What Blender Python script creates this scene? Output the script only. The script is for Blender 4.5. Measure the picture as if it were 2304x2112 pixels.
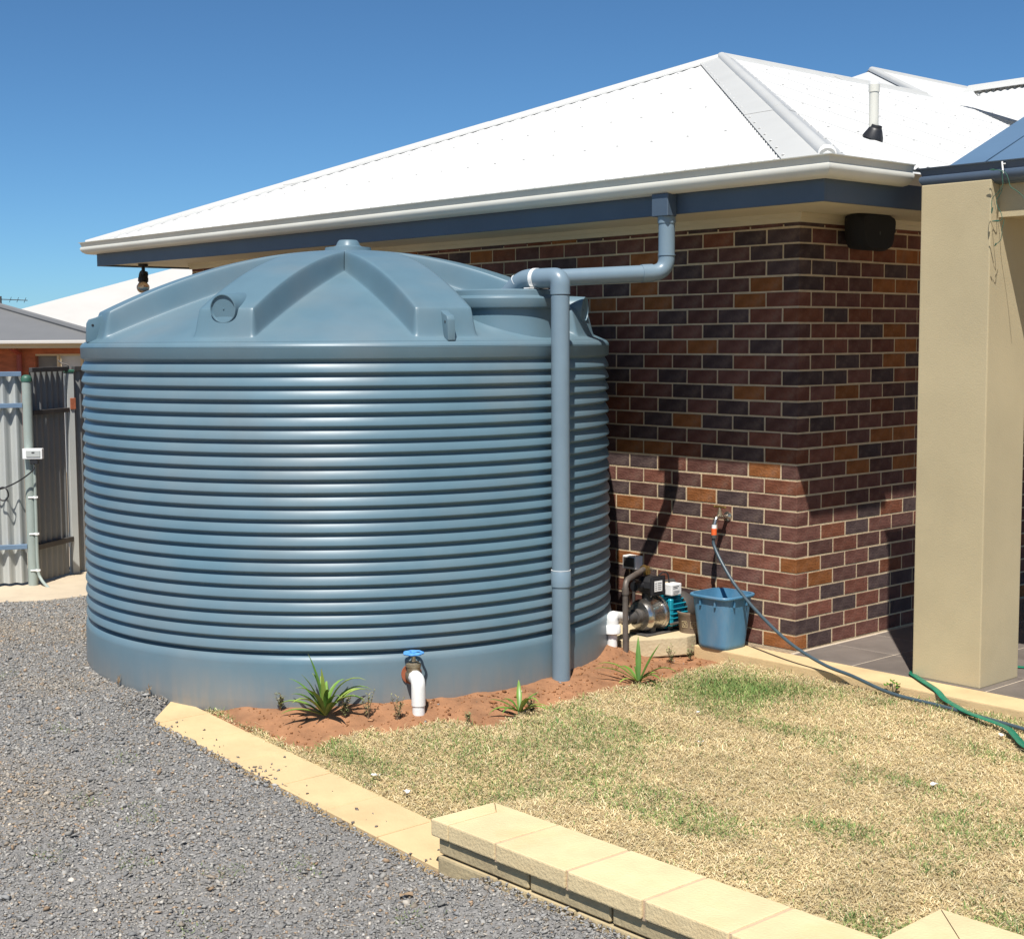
import bpy, bmesh, math, random
import numpy as np
from mathutils import Vector, Matrix
random.seed(7); RNG = np.random.default_rng(11)
for o in list(bpy.data.objects): bpy.data.objects.remove(o)
S = bpy.context.scene
COL = S.collection
PI = math.pi
def rad(a): return math.radians(a)

# ------------------------------------------------------------------ camera
YAW, PITCH, ROLL = 0.8414, 0.08896, -0.0058
f_ = Vector((-math.sin(YAW)*math.cos(PITCH), math.cos(YAW)*math.cos(PITCH), -math.sin(PITCH)))
r0 = Vector((math.cos(YAW), math.sin(YAW), 0)); u0 = r0.cross(f_)
r_ = r0*math.cos(ROLL) + u0*math.sin(ROLL); u_ = -r0*math.sin(ROLL) + u0*math.cos(ROLL)
cam = bpy.data.cameras.new('camera'); camo = bpy.data.objects.new('camera', cam); COL.objects.link(camo)
m = Matrix((r_, u_, -f_)).transposed().to_4x4(); m.translation = Vector((5.0875, -6.7304, 1.8023))
camo.matrix_world = m
cam.sensor_width = 36; cam.sensor_fit = 'HORIZONTAL'; cam.lens = 3274.94/2304*36
cam.clip_start = 0.05; cam.clip_end = 2000
S.camera = camo

# ------------------------------------------------------------------ sky, sun, exposure
SUN_EL = 59.0; SUN_DIR = Vector((0.64*math.cos(rad(SUN_EL)), -0.768*math.cos(rad(SUN_EL)), math.sin(rad(SUN_EL)))).normalized()
W = bpy.data.worlds.new('World'); S.world = W; W.use_nodes = True
nt = W.node_tree; nt.nodes.clear()
sky = nt.nodes.new('ShaderNodeTexSky'); sky.sky_type = 'NISHITA'; sky.sun_disc = False
sky.sun_elevation = rad(SUN_EL); sky.sun_rotation = math.atan2(0.64, -0.768)
sky.altitude = 100; sky.air_density = 0.62; sky.dust_density = 0.3; sky.ozone_density = 7.0
bg = nt.nodes.new('ShaderNodeBackground'); bg.inputs['Strength'].default_value = 0.082
wo = nt.nodes.new('ShaderNodeOutputWorld')
tint = nt.nodes.new('ShaderNodeMix'); tint.data_type = 'RGBA'; tint.blend_type = 'MULTIPLY'; tint.inputs['Factor'].default_value = 1.0
tint.inputs['B'].default_value = (0.74, 1.0, 1.03, 1)
nt.links.new(sky.outputs[0], tint.inputs['A']); nt.links.new(tint.outputs['Result'], bg.inputs['Color']); nt.links.new(bg.outputs[0], wo.inputs['Surface'])
sl = bpy.data.lights.new('sun', 'SUN'); sl.energy = 5.0; sl.angle = rad(0.53); sl.color = (1.0, 0.955, 0.89)
so = bpy.data.objects.new('sun', sl); COL.objects.link(so)
so.rotation_euler = SUN_DIR.to_track_quat('Z', 'Y').to_euler(); so.location = (6, -8, 12)
S.view_settings.view_transform = 'Standard'; S.view_settings.look = 'None'
S.view_settings.exposure = 0.40; S.view_settings.gamma = 1.0; S.view_settings.use_curve_mapping = False
S.render.engine = 'CYCLES'

# ------------------------------------------------------------------ materials
def pm(name, col, rough=0.6, var=0.12, vscale=6.0, bump=0.0, bscale=80.0, metal=0.0, spec=0.5, attr=None,
       dirt=None, dirt_scale=3.0, dirt_amt=0.5, rand=0.0, stretch=None, trans=0.0):
    M = bpy.data.materials.new(name); M.use_nodes = True
    n = M.node_tree.nodes; l = M.node_tree.links
    b = n['Principled BSDF']
    b.inputs['Roughness'].default_value = rough; b.inputs['Metallic'].default_value = metal
    b.inputs['Specular IOR Level'].default_value = spec
    if trans: b.inputs['Transmission Weight'].default_value = trans
    tc = n.new('ShaderNodeTexCoord'); src = tc.outputs['Object']
    if stretch:
        mp = n.new('ShaderNodeMapping'); mp.inputs['Scale'].default_value = stretch
        l.new(src, mp.inputs['Vector']); src = mp.outputs['Vector']
    nz = n.new('ShaderNodeTexNoise'); nz.inputs['Scale'].default_value = vscale
    nz.inputs['Detail'].default_value = 6; nz.inputs['Roughness'].default_value = 0.6
    l.new(src, nz.inputs['Vector'])
    if attr:
        a = n.new('ShaderNodeAttribute'); a.attribute_name = attr; base = a.outputs['Color']
    else:
        c = n.new('ShaderNodeRGB'); c.outputs[0].default_value = (*col, 1); base = c.outputs[0]
    mr = n.new('ShaderNodeMapRange'); mr.inputs['From Min'].default_value = 0.3; mr.inputs['From Max'].default_value = 0.7
    mr.inputs['To Min'].default_value = 1-var; mr.inputs['To Max'].default_value = 1+var
    l.new(nz.outputs['Fac'], mr.inputs['Value']); fac = mr.outputs[0]
    if rand:
        oi = n.new('ShaderNodeObjectInfo'); m2 = n.new('ShaderNodeMapRange')
        m2.inputs['To Min'].default_value = 1-rand; m2.inputs['To Max'].default_value = 1+rand
        l.new(oi.outputs['Random'], m2.inputs['Value'])
        mu = n.new('ShaderNodeMath'); mu.operation = 'MULTIPLY'; l.new(fac, mu.inputs[0]); l.new(m2.outputs[0], mu.inputs[1]); fac = mu.outputs[0]
    vm = n.new('ShaderNodeVectorMath'); vm.operation = 'SCALE'
    l.new(base, vm.inputs[0]); l.new(fac, vm.inputs['Scale']); out = vm.outputs[0]
    if dirt:
        n2 = n.new('ShaderNodeTexNoise'); n2.inputs['Scale'].default_value = dirt_scale; n2.inputs['Detail'].default_value = 8
        n2.inputs['Roughness'].default_value = 0.7; l.new(src, n2.inputs['Vector'])
        r2 = n.new('ShaderNodeMapRange'); r2.inputs['From Min'].default_value = 0.5; r2.inputs['From Max'].default_value = 0.75
        r2.inputs['To Max'].default_value = dirt_amt; l.new(n2.outputs['Fac'], r2.inputs['Value'])
        mx = n.new('ShaderNodeMix'); mx.data_type = 'RGBA'; l.new(r2.outputs[0], mx.inputs['Factor'])
        l.new(out, mx.inputs['A']); mx.inputs['B'].default_value = (*dirt, 1); out = mx.outputs['Result']
    l.new(out, b.inputs['Base Color'])
    if bump:
        nb = n.new('ShaderNodeTexNoise'); nb.inputs['Scale'].default_value = bscale; nb.inputs['Detail'].default_value = 4
        l.new(tc.outputs['Object'], nb.inputs['Vector'])
        bp = n.new('ShaderNodeBump'); bp.inputs['Strength'].default_value = bump; bp.inputs['Distance'].default_value = 0.01
        l.new(nb.outputs['Fac'], bp.inputs['Height']); l.new(bp.outputs[0], b.inputs['Normal'])
    return M

def tank_mat():
    M = pm('tank_plastic', (0.106, 0.182, 0.228), 0.36, 0.07, 3.0, 0.05, 14.0, spec=0.36)
    n = M.node_tree.nodes; l = M.node_tree.links; b = n['Principled BSDF']
    old = b.inputs['Base Color'].links[0].from_socket
    tc = n.new('ShaderNodeTexCoord'); sp = n.new('ShaderNodeSeparateXYZ'); l.new(tc.outputs['Object'], sp.inputs[0])
    # splashed red dust close to the soil, broken up in vertical streaks
    mp = n.new('ShaderNodeMapping'); mp.inputs['Scale'].default_value = (9, 9, 1.2); l.new(tc.outputs['Object'], mp.inputs[0])
    nz = n.new('ShaderNodeTexNoise'); nz.inputs['Scale'].default_value = 2.2; nz.inputs['Detail'].default_value = 8; nz.inputs['Roughness'].default_value = 0.7
    l.new(mp.outputs[0], nz.inputs['Vector'])
    h = n.new('ShaderNodeMapRange'); h.inputs['From Min'].default_value = 0.17; h.inputs['From Max'].default_value = -0.02
    h.inputs['To Max'].default_value = 0.85; l.new(sp.outputs['Z'], h.inputs['Value'])
    mu = n.new('ShaderNodeMath'); mu.operation = 'MULTIPLY'; l.new(h.outputs[0], mu.inputs[0]); l.new(nz.outputs['Fac'], mu.inputs[1])
    n3 = n.new('ShaderNodeTexNoise'); n3.inputs['Scale'].default_value = 1.7; n3.inputs['Detail'].default_value = 9; l.new(tc.outputs['Object'], n3.inputs['Vector'])
    h3 = n.new('ShaderNodeMapRange'); h3.inputs['From Min'].default_value = 0.42; h3.inputs['From Max'].default_value = 0.8
    h3.inputs['To Max'].default_value = 0.20; l.new(n3.outputs['Fac'], h3.inputs['Value'])
    ad = n.new('ShaderNodeMath'); ad.operation = 'ADD'; ad.use_clamp = True; l.new(mu.outputs[0], ad.inputs[0]); l.new(h3.outputs[0], ad.inputs[1])
    mx = n.new('ShaderNodeMix'); mx.data_type = 'RGBA'; l.new(ad.outputs[0], mx.inputs['Factor'])
    l.new(old, mx.inputs['A']); mx.inputs['B'].default_value = (0.33, 0.26, 0.20, 1)
    l.new(mx.outputs['Result'], b.inputs['Base Color'])
    rr = n.new('ShaderNodeMapRange'); rr.inputs['To Min'].default_value = 0.29; rr.inputs['To Max'].default_value = 0.50
    l.new(n3.outputs['Fac'], rr.inputs['Value']); l.new(rr.outputs[0], b.inputs['Roughness'])
    return M
M = {}
M['tank'] = tank_mat()
M['pipe'] = pm('blue_grey_pipe', (0.165, 0.232, 0.285), 0.36, 0.06, 5, 0.0)
M['fascia'] = pm('blue_fascia', (0.065, 0.095, 0.135), 0.45, 0.08, 4)
M['white_sheet'] = pm('white_roof_sheet', (0.62, 0.62, 0.60), 0.4, 0.03, 2)
M['white_cap'] = pm('white_roof_capping', (0.50, 0.50, 0.475), 0.42, 0.04, 2)
M['screw'] = pm('dull_screw', (0.46, 0.46, 0.45), 0.5, 0.05, 2)
M['gutter'] = pm('cream_gutter', (0.62, 0.61, 0.54), 0.38, 0.05, 3)
M['soffit'] = pm('cream_soffit', (0.60, 0.53, 0.38), 0.7, 0.04, 3)
M['blue_sheet'] = pm('blue_roof_sheet', (0.10, 0.17, 0.26), 0.35, 0.05, 3)
M['blue_gutter'] = pm('blue_gutter', (0.075, 0.105, 0.15), 0.3, 0.06, 3)
M['mortar'] = pm('cream_mortar', (0.58, 0.455, 0.30), 0.95, 0.12, 24, 0.4, 160, spec=0.1)
M['render'] = pm('beige_render', (0.455, 0.38, 0.235), 0.9, 0.08, 1.6, 0.14, 150, dirt=(0.36, 0.30, 0.18), dirt_amt=0.35, dirt_scale=1.1)
M['tile'] = pm('slate_tile', (0.165, 0.140, 0.122), 0.5, 0.2, 3.5, 0.15, 30, rand=0.12, dirt=(0.3, 0.25, 0.2), dirt_amt=0.25)
M['grout'] = pm('grout', (0.50, 0.42, 0.32), 0.95, 0.12, 20, 0.2)
M['kerb'] = pm('sandy_concrete', (0.60, 0.44, 0.235), 0.92, 0.10, 4, 0.25, 120, dirt=(0.40, 0.24, 0.11), dirt_amt=0.3, dirt_scale=2.5)
M['cap'] = pm('sandstone_capping', (0.65, 0.515, 0.295), 0.92, 0.09, 5, 0.35, 90, dirt=(0.66, 0.40, 0.14), dirt_amt=0.30, dirt_scale=3.5, rand=0.05)
M['cap_mortar'] = pm('pink_mortar', (0.52, 0.38, 0.25), 0.95, 0.1, 20, 0.3)
M['block'] = pm('retaining_block', (0.43, 0.345, 0.20), 0.92, 0.16, 7, 0.4, 60, dirt=(0.25, 0.18, 0.1), dirt_amt=0.5)
M['concrete'] = pm('pale_concrete', (0.52, 0.43, 0.31), 0.92, 0.1, 4, 0.25, 90)
M['pad'] = pm('pump_pad_concrete', (0.55, 0.45, 0.28), 0.93, 0.12, 6, 0.4, 60, dirt=(0.35, 0.2, 0.1), dirt_amt=0.4)
M['soil'] = pm('red_soil', (0.295, 0.142, 0.068), 0.97, 0.28, 9, 0.7, 90, dirt=(0.36, 0.19, 0.095), dirt_amt=0.5, dirt_scale=5)
M['gravel_base'] = pm('gravel_bed', (0.215, 0.207, 0.196), 0.95, 0.4, 60, 0.9, 120)
M['gravel'] = pm('gravel_stone', (0.2, 0.2, 0.2), 0.88, 0.15, 70, attr='Col', spec=0.3)
M['turf'] = pm('turf_base', (0.46, 0.36, 0.18), 0.97, 0.3, 40, 0.6, 120, dirt=(0.22, 0.20, 0.08), dirt_amt=0.4, dirt_scale=2)
M['grass'] = pm('grass_blade', (0.3, 0.25, 0.1), 0.75, 0.08, 30, attr='Col', spec=0.25)
M['ground'] = pm('far_ground', (0.28, 0.21, 0.13), 0.97, 0.25, 0.5)
M['white'] = pm('white_plastic', (0.78, 0.78, 0.76), 0.35, 0.04, 10, dirt=(0.5, 0.4, 0.3), dirt_amt=0.15, dirt_scale=12)
M['black'] = pm('black_plastic', (0.018, 0.018, 0.02), 0.45, 0.2, 10)
M['speaker'] = pm('black_speaker_cloth', (0.006, 0.006, 0.007), 0.85, 0.2, 10, 0.3, 300)
M['steel'] = pm('stainless_steel', (0.55, 0.52, 0.48), 0.24, 0.12, 14, 0.15, 40, metal=0.95, dirt=(0.25, 0.17, 0.1), dirt_amt=0.5, dirt_scale=9)
M['teal'] = pm('teal_paint', (0.01, 0.27, 0.36), 0.4, 0.1, 12)
M['dark_grey'] = pm('dark_grey_plastic', (0.055, 0.052, 0.05), 0.6, 0.15, 10, dirt=(0.2, 0.15, 0.1), dirt_amt=0.4, dirt_scale=8)
M['galv'] = pm('dull_galvanised_pipe', (0.14, 0.12, 0.105), 0.55, 0.25, 22, metal=0.35, dirt=(0.18, 0.12, 0.08), dirt_amt=0.6, dirt_scale=10)
M['brass'] = pm('brass', (0.45, 0.30, 0.10), 0.35, 0.15, 20, metal=0.85)
M['bronze'] = pm('tarnished_bronze', (0.26, 0.21, 0.14), 0.45, 0.25, 25, metal=0.6)
M['chrome'] = pm('dull_chrome', (0.6, 0.57, 0.5), 0.25, 0.1, 25, metal=0.95)
M['rust'] = pm('rusty_red', (0.30, 0.09, 0.04), 0.8, 0.25, 20)
M['bucket'] = pm('blue_bucket', (0.070, 0.205, 0.335), 0.42, 0.12, 7, 0.08, 30, dirt=(0.27, 0.30, 0.32), dirt_amt=0.45, dirt_scale=4, stretch=(1, 1, 0.35))
M['pot'] = pm('brown_clay_pot', (0.20, 0.145, 0.10), 0.85, 0.12, 10, 0.2)
M['orange'] = pm('orange_plastic', (0.80, 0.13, 0.03), 0.4, 0.05, 10)
M['hose'] = pm('blue_grey_hose', (0.055, 0.085, 0.105), 0.4, 0.12, 12)
M['green_hose'] = pm('green_flat_hose', (0.012, 0.17, 0.10), 0.38, 0.2, 18, 0.2, 25)
M['valve_blue'] = pm('blue_handwheel', (0.10, 0.33, 0.74), 0.4, 0.1, 20)
M['leaf'] = pm('strap_leaf', (0.085, 0.185, 0.03), 0.42, 0.22, 10, attr='Col')
M['weed'] = pm('weed_leaf', (0.12, 0.14, 0.05), 0.8, 0.25, 20, attr='Col')
M['wire'] = pm('green_wire', (0.035, 0.11, 0.075), 0.5, 0.2, 20)
M['fence_light'] = pm('light_fence_sheet', (0.42, 0.435, 0.415), 0.45, 0.07, 3, dirt=(0.4, 0.33, 0.24), dirt_amt=0.2)
M['fence_dark'] = pm('shaded_gate_sheet', (0.20, 0.21, 0.21), 0.45, 0.1, 3, dirt=(0.26, 0.2, 0.13), dirt_amt=0.35)  # sheet colour darkened to stand for sun that only grazes the gate
M['fence_post'] = pm('grey_green_post', (0.30, 0.35, 0.32), 0.5, 0.12, 4, dirt=(0.35, 0.25, 0.15), dirt_amt=0.25)
M['fence_rail'] = pm('blue_grey_rail', (0.13, 0.20, 0.29), 0.45, 0.1, 4)
M['paper'] = pm('white_paper', (0.85, 0.85, 0.84), 0.7, 0.03, 10)
M['red_brick_far'] = pm('far_red_brick', (0.34, 0.105, 0.05), 0.9, 0.3, 5, stretch=(1, 1, 3))
M['grey_roof'] = pm('grey_roof', (0.17, 0.17, 0.168), 0.5, 0.05, 2)
M['cream_fascia'] = pm('far_cream_fascia', (0.52, 0.42, 0.27), 0.6, 0.05, 3)
M['far_white_roof'] = pm('far_white_roof', (0.52, 0.50, 0.465), 0.5, 0.04, 1)
M['red_pipe'] = pm('red_downpipe', (0.24, 0.045, 0.03), 0.5, 0.1, 4)
M['shutter'] = pm('grey_shutter', (0.17, 0.165, 0.155), 0.6, 0.08, 4)
M['pale_door'] = pm('pale_door', (0.52, 0.53, 0.53), 0.5, 0.05, 4)
M['glass'] = pm('bulb_glass', (0.55, 0.42, 0.28), 0.08, 0.05, 5, trans=0.75)
M['timber'] = pm('weathered_timber', (0.26, 0.18, 0.11), 0.8, 0.2, 12)
BR = []
for i, (c, v) in enumerate([((0.138, 0.062, 0.049), .28), ((0.076, 0.052, 0.050), .26), ((0.165, 0.066, 0.046), .28),
                           ((0.245, 0.094, 0.034), .28), ((0.108, 0.054, 0.045), .28), ((0.165, 0.062, 0.036), .28)]):
    BR.append(pm('brick_face_%d' % i, c, 0.85, v, 11, 0.45, 70, rand=0.16, dirt=(0.30, 0.23, 0.18), dirt_amt=0.28, dirt_scale=9, spec=0.06))
BRW = [30, 27, 15, 12, 18, 8]

# ------------------------------------------------------------------ mesh builder
class MB:
    def __init__(s): s.v = []; s.f = []; s.c = None
    def add(s, vs, fs):
        k = len(s.v); s.v += [tuple(p) for p in vs]; s.f += [tuple(i+k for i in q) for q in fs]; return s
    def box(s, a, b):
        x0, y0, z0 = a; x1, y1, z1 = b
        return s.add([(x0,y0,z0),(x1,y0,z0),(x1,y1,z0),(x0,y1,z0),(x0,y0,z1),(x1,y0,z1),(x1,y1,z1),(x0,y1,z1)],
                     [(0,3,2,1),(4,5,6,7),(0,1,5,4),(1,2,6,5),(2,3,7,6),(3,0,4,7)])
    def prism(s, poly, z0, z1):
        n = len(poly)
        zt = z1 if isinstance(z1, (list, tuple)) else [z1]*n; zb = z0 if isinstance(z0, (list, tuple)) else [z0]*n
        vs = [(p[0], p[1], zb[i]) for i, p in enumerate(poly)] + [(p[0], p[1], zt[i]) for i, p in enumerate(poly)]
        return s.add(vs, [tuple(range(n))[::-1], tuple(range(n, 2*n))] + [(i, (i+1) % n, (i+1) % n+n, i+n) for i in range(n)])
    def tube(s, pts, rr, n=16, cap=True, flat=None):
        pts = [Vector(p) for p in pts]; N = len(pts)
        R = rr if isinstance(rr, (list, tuple)) else [rr]*N
        T = []
        for i in range(N):
            a = pts[max(i-1, 0)]; b = pts[min(i+1, N-1)]
            d1 = (pts[i]-a); d2 = (b-pts[i])
            t = (d1.normalized() if d1.length > 1e-9 else Vector())+(d2.normalized() if d2.length > 1e-9 else Vector())
            T.append(t.normalized() if t.length > 1e-9 else Vector((0, 0, 1)))
        up = Vector((0, 0, 1)) if abs(T[0].z) < 0.9 else Vector((1, 0, 0))
        nrm = (up-T[0]*up.dot(T[0])).normalized(); vs = []; fs = []
        for i in range(N):
            nrm = nrm-T[i]*nrm.dot(T[i])
            if flat: 
                nrm = Vector((0, 0, 1))-T[i]*T[i].z
            nrm.normalize(); bn = T[i].cross(nrm)
            for k in range(n):
                a = 2*PI*k/n; ca, sa = math.cos(a), math.sin(a)
                if flat: vs.append(pts[i]+nrm*(sa*flat[1])+bn*(ca*flat[0]))
                else: vs.append(pts[i]+(nrm*ca+bn*sa)*R[i])
        for i in range(N-1):
            for k in range(n):
                fs.append((i*n+k, i*n+(k+1) % n, (i+1)*n+(k+1) % n, (i+1)*n+k))
        if cap: fs += [tuple(range(n))[::-1], tuple(range((N-1)*n, N*n))]
        return s.add(vs, fs)
    def lathe(s, prof, n=32, o=(0, 0, 0), axis=None, close=True):
        # prof (r,z) list; axis optional direction Vector
        q = Vector((0, 0, 1)).rotation_difference(Vector(axis).normalized()) if axis else None
        vs = []; fs = []
        for r, z in prof:
            for k in range(n):
                a = 2*PI*k/n; p = Vector((r*math.cos(a), r*math.sin(a), z))
                if q: p = q @ p
                vs.append(p+Vector(o))
        for i in range(len(prof)-1):
            for k in range(n):
                fs.append((i*n+k, i*n+(k+1) % n, (i+1)*n+(k+1) % n, (i+1)*n+k))
        if close:
            fs += [tuple(range(n))[::-1], tuple(range((len(prof)-1)*n, len(prof)*n))]
        return s.add(vs, fs)
    def build(s, name, mat, parent=None, smooth=None, bevel=0, seg=1):
        me = bpy.data.meshes.new(name); L = wloc(parent)
        if isinstance(s.v, np.ndarray): vv = (s.v-np.array(L)).tolist()
        else: vv = [(a[0]-L[0], a[1]-L[1], a[2]-L[2]) for a in s.v]
        me.from_pydata(vv, [], s.f)
        if bevel:
            bm = bmesh.new(); bm.from_mesh(me); bmesh.ops.recalc_face_normals(bm, faces=bm.faces[:])
            bmesh.ops.bevel(bm, geom=[e for e in bm.edges if len(e.link_faces) == 2 and e.calc_face_angle(0) > 0.5], offset=bevel, segments=seg, affect='EDGES', profile=0.6)
            bm.to_mesh(me); bm.free()
        else:
            bm = bmesh.new(); bm.from_mesh(me); bmesh.ops.recalc_face_normals(bm, faces=bm.faces[:]); bm.to_mesh(me); bm.free()
        return link(name, me, mat, parent, smooth)
def link(name, me, mat, parent=None, smooth=None):
    if mat is not None:
        for mm in (mat if isinstance(mat, list) else [mat]): me.materials.append(M[mm] if isinstance(mm, str) else mm)
    if smooth is not None:
        me.polygons.foreach_set('use_smooth', [True]*len(me.polygons)); me.set_sharp_from_angle(angle=rad(smooth))
    o = bpy.data.objects.new(name, me); COL.objects.link(o); o.parent = parent
    return o
def wloc(o):
    L = [0.0, 0.0, 0.0]
    while o is not None:
        L = [L[0]+o.location[0], L[1]+o.location[1], L[2]+o.location[2]]; o = o.parent
    return L
def E(name, label, cat, loc=(0, 0, 0), group=None):
    o = bpy.data.objects.new(name, None); COL.objects.link(o); o.location = loc; o.empty_display_size = 0.1
    return tag(o, label, cat, group)
def tag(o, label, cat, group=None):
    o['label'] = label; o['category'] = cat
    if group: o['group'] = group
    return o
def struct(o): o['kind'] = 'structure'; return o
def stuff(o): o['kind'] = 'stuff'; return o
def fillet(pts, r, n=7):
    pts = [Vector(p) for p in pts]; out = [pts[0]]
    for i in range(1, len(pts)-1):
        a, b, c = pts[i-1], pts[i], pts[i+1]; d1 = (a-b); d2 = (c-b)
        q = min(r, d1.length*.49, d2.length*.49); p0 = b+d1.normalized()*q; p1 = b+d2.normalized()*q
        for k in range(n+1):
            t = k/n; out.append(p0*(1-t)**2+b*2*t*(1-t)+p1*t*t)
    return out+[pts[-1]]
def smooth_path(pts, n=8):
    P = [Vector(p) for p in pts]; P = [P[0]*2-P[1]]+P+[P[-1]*2-P[-2]]; out = []
    for i in range(1, len(P)-2):
        for k in range(n):
            t = k/n; a, b, c, d = P[i-1:i+3]
            out.append(0.5*((2*b)+(c-a)*t+(2*a-5*b+4*c-d)*t*t+(3*b-a-3*c+d)*t**3))
    return out+[P[-2]]
# ---- numpy value noise
_T = RNG.random((256, 256))
def vnoise(x, y, s=1.0, octv=3, seed=0):
    x = np.asarray(x, float)*s+seed*17.3; y = np.asarray(y, float)*s+seed*7.9; t = 0; a = 1; tot = 0
    for _ in range(octv):
        xi = np.floor(x).astype(int); yi = np.floor(y).astype(int); fx = x-xi; fy = y-yi
        fx = fx*fx*(3-2*fx); fy = fy*fy*(3-2*fy)
        g = lambda i, j: _T[(xi+i) % 256, (yi+j) % 256]
        t = t+a*((g(0,0)*(1-fx)+g(1,0)*fx)*(1-fy)+(g(0,1)*(1-fx)+g(1,1)*fx)*fy); tot += a
        a *= .5; x = x*2.03+5.1; y = y*2.03+3.7
    return t/tot
def sst(a, b, x): t = np.clip((x-a)/(b-a), 0, 1); return t*t*(3-2*t)
def inpoly(x, y, poly):
    x = np.asarray(x); y = np.asarray(y); r = np.zeros(x.shape, bool); n = len(poly)
    for i in range(n):
        x0, y0 = poly[i]; x1, y1 = poly[(i+1) % n]
        if y0 == y1: continue
        r ^= ((y0 > y) != (y1 > y)) & (x < (x1-x0)*(y-y0)/(y1-y0)+x0)
    return r
TC = (-2.025, -1.661); TR = 1.536
def tdist(x, y): return np.hypot(np.asarray(x)-TC[0], np.asarray(y)-TC[1])

# ------------------------------------------------------------------ ground levels
def path_z(x): return np.interp(x, [-1.75, 0.9], [-0.030, -0.195])
def gravel_z(x, y):
    return np.interp(x, [-7.5, -5.6, -3.2, -1.6, 0.9, 4], [-.075, -.065, -.004, -.022, -.2, -.205])+.062*sst(1.0, 1.22, np.asarray(x))*sst(-3.85, -3.42, np.asarray(y))-np.clip(-3.4-np.asarray(y), 0, 3)*.015+(vnoise(x, y, 1.6, 3, 3)-.5)*.03*sst(-3.38,-3.7,np.asarray(y))-.006*sst(-3.7,-3.38,np.asarray(y))*sst(-2.2,-1.4,np.asarray(x))
def lawn_z(x, y):
    w = sst(-2.35, -3.05, np.asarray(y))*(1-sst(.45, 1.0, np.asarray(x)))
    return -.055*(1-w)+(path_z(x)-.010)*w+(vnoise(x, y, 2.2, 2, 8)-.5)*.016*(1-w)
LAWN = [(-1.36,-3.12),(-1.36,-3.075),(-1.334,-3.03),(-1.2,-2.99),(-1.043,-2.985),(-0.85,-3.02),(-0.645,-3.03),(-0.523,-2.985),(-0.566,-2.831),(-0.549,-2.634),(-0.45,-2.64),(-0.392,-2.56),(-0.377,-2.413),(-0.299,-2.291),(-0.15,-2.29),(-0.08,-2.2),(-0.19,-1.94),(-0.202,-1.556),(-0.212,-1.214),(-0.153,-0.928),(-0.2,-0.72),(-0.231,-0.5),(-0.264,-0.30),
        (5.2,-0.30),(5.2,-2.75),(2.66,-2.75),(2.66,-3.12),(0.6,-3.12)]
def grid_sheet(name, x0, x1, y0, y1, d, zf, mat, keep=None):
    nx = int((x1-x0)/d)+1; ny = int((y1-y0)/d)+1
    X, Y = np.meshgrid(np.linspace(x0, x1, nx), np.linspace(y0, y1, ny)); Z = zf(X, Y)
    V = np.stack([X.ravel(), Y.ravel(), Z.ravel()], 1)
    i = np.arange(nx*ny).reshape(ny, nx); F = np.stack([i[:-1,:-1].ravel(), i[:-1,1:].ravel(), i[1:,1:].ravel(), i[1:,:-1].ravel()], 1)
    if keep is not None:
        k = keep(X, Y).ravel(); F = F[k[F].all(1)]
        used = np.unique(F); mp = np.zeros(len(V), int); mp[used] = np.arange(len(used)); V = V[used]; F = mp[F]
    me = bpy.data.meshes.new(name); me.from_pydata(V.tolist(), [], F.tolist())
    return link(name, me, mat, None, 180)
struct(MB().add([(-600,-600,-.45),(600,-600,-.45),(600,600,-.45),(-600,600,-.45)], [(0,1,2,3)]).build('ground', 'ground'))
struct(grid_sheet('gravel_drive', -8.5, 6, -9, .6, .06, lambda x, y: gravel_z(x, y)-.035*((x > -1.68) & (y > -3.39) & (y < -3.03)), 'gravel_base',
   lambda x, y: ~((x > -1.3) & (y > -3.1)) & (tdist(x, y) > 1.40)))
def soil_z(x, y):
    d = tdist(x, y)-TR
    nt_ = np.interp(x, [-1.7, -1.0, -.5], [-.028, -.014, 0.0]); q_ = sst(.0, .35, d)
    z = lawn_z(x, y)*q_+nt_*(1-q_)-.012+(vnoise(x, y, 9, 4, 1)-.5)*.028+.012*sst(.35, .0, d)
    z = z+.05*np.exp(-((x+.78)**2+(y+.82)**2)/.03)+.022*np.exp(-((x+.30)**2+(y+1.25)**2)/.08)
    z = z-.012*sst(-.7, -1.3, x)-.035*sst(-2.93, -3.06, y)*sst(-1.0, -1.3, x); k = sst(-1.42, -1.72, x)
    return z*(1-k)+(gravel_z(x, y)-.02)*k
def soil_keep(x, y):
    return (tdist(x, y) > 1.46) & (x > -2.0) & (y > -3.12) & (inpoly(x, y, LAWN) == False) | ((tdist(x, y) > 1.46) & (x > -1.4) & (x < .3) & (y > -3.12))
struct(grid_sheet('garden_soil', -1.95, .35, -3.12, -.02, .016, soil_z, 'soil', soil_keep))
struct(grid_sheet('lawn', -1.4, 5.2, -3.13, -.28, .03, lambda x, y: lawn_z(x, y)+.004, 'turf', lambda x, y: inpoly(x, y, LAWN)))

# ------------------------------------------------------------------ paving, kerb, mowing strip, retaining wall
kb = struct(MB().box((-.52,-.285,-.16), (6.0,-.066,.0)).build('kerb', 'kerb', None, bevel=.008, seg=2))
pv = struct(MB().box((.012,-.064,-.12), (6.0,4.0,-.0015)).build('paving', 'grout'))
tm = {}
for i in range(12):
    for j in range(8):
        x0 = .445+.405*(i-1); x1 = x0+.397; y0 = -.065+.405*j; y1 = y0+.397
        x0 = max(x0, .016)
        if x1-x0 < .03: continue
        k = (round(x1-x0, 3))
        if k not in tm:
            mb = MB().box((0,0,0), (x1-x0,.397,.012)); o = mb.build('tile', 'tile', pv, bevel=.002); tm[k] = o.data
        else:
            o = bpy.data.objects.new('tile', tm[k]); COL.objects.link(o); o.parent = pv
        o.location = (x0, y0, -.011+random.uniform(-.0008, .0008))
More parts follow.
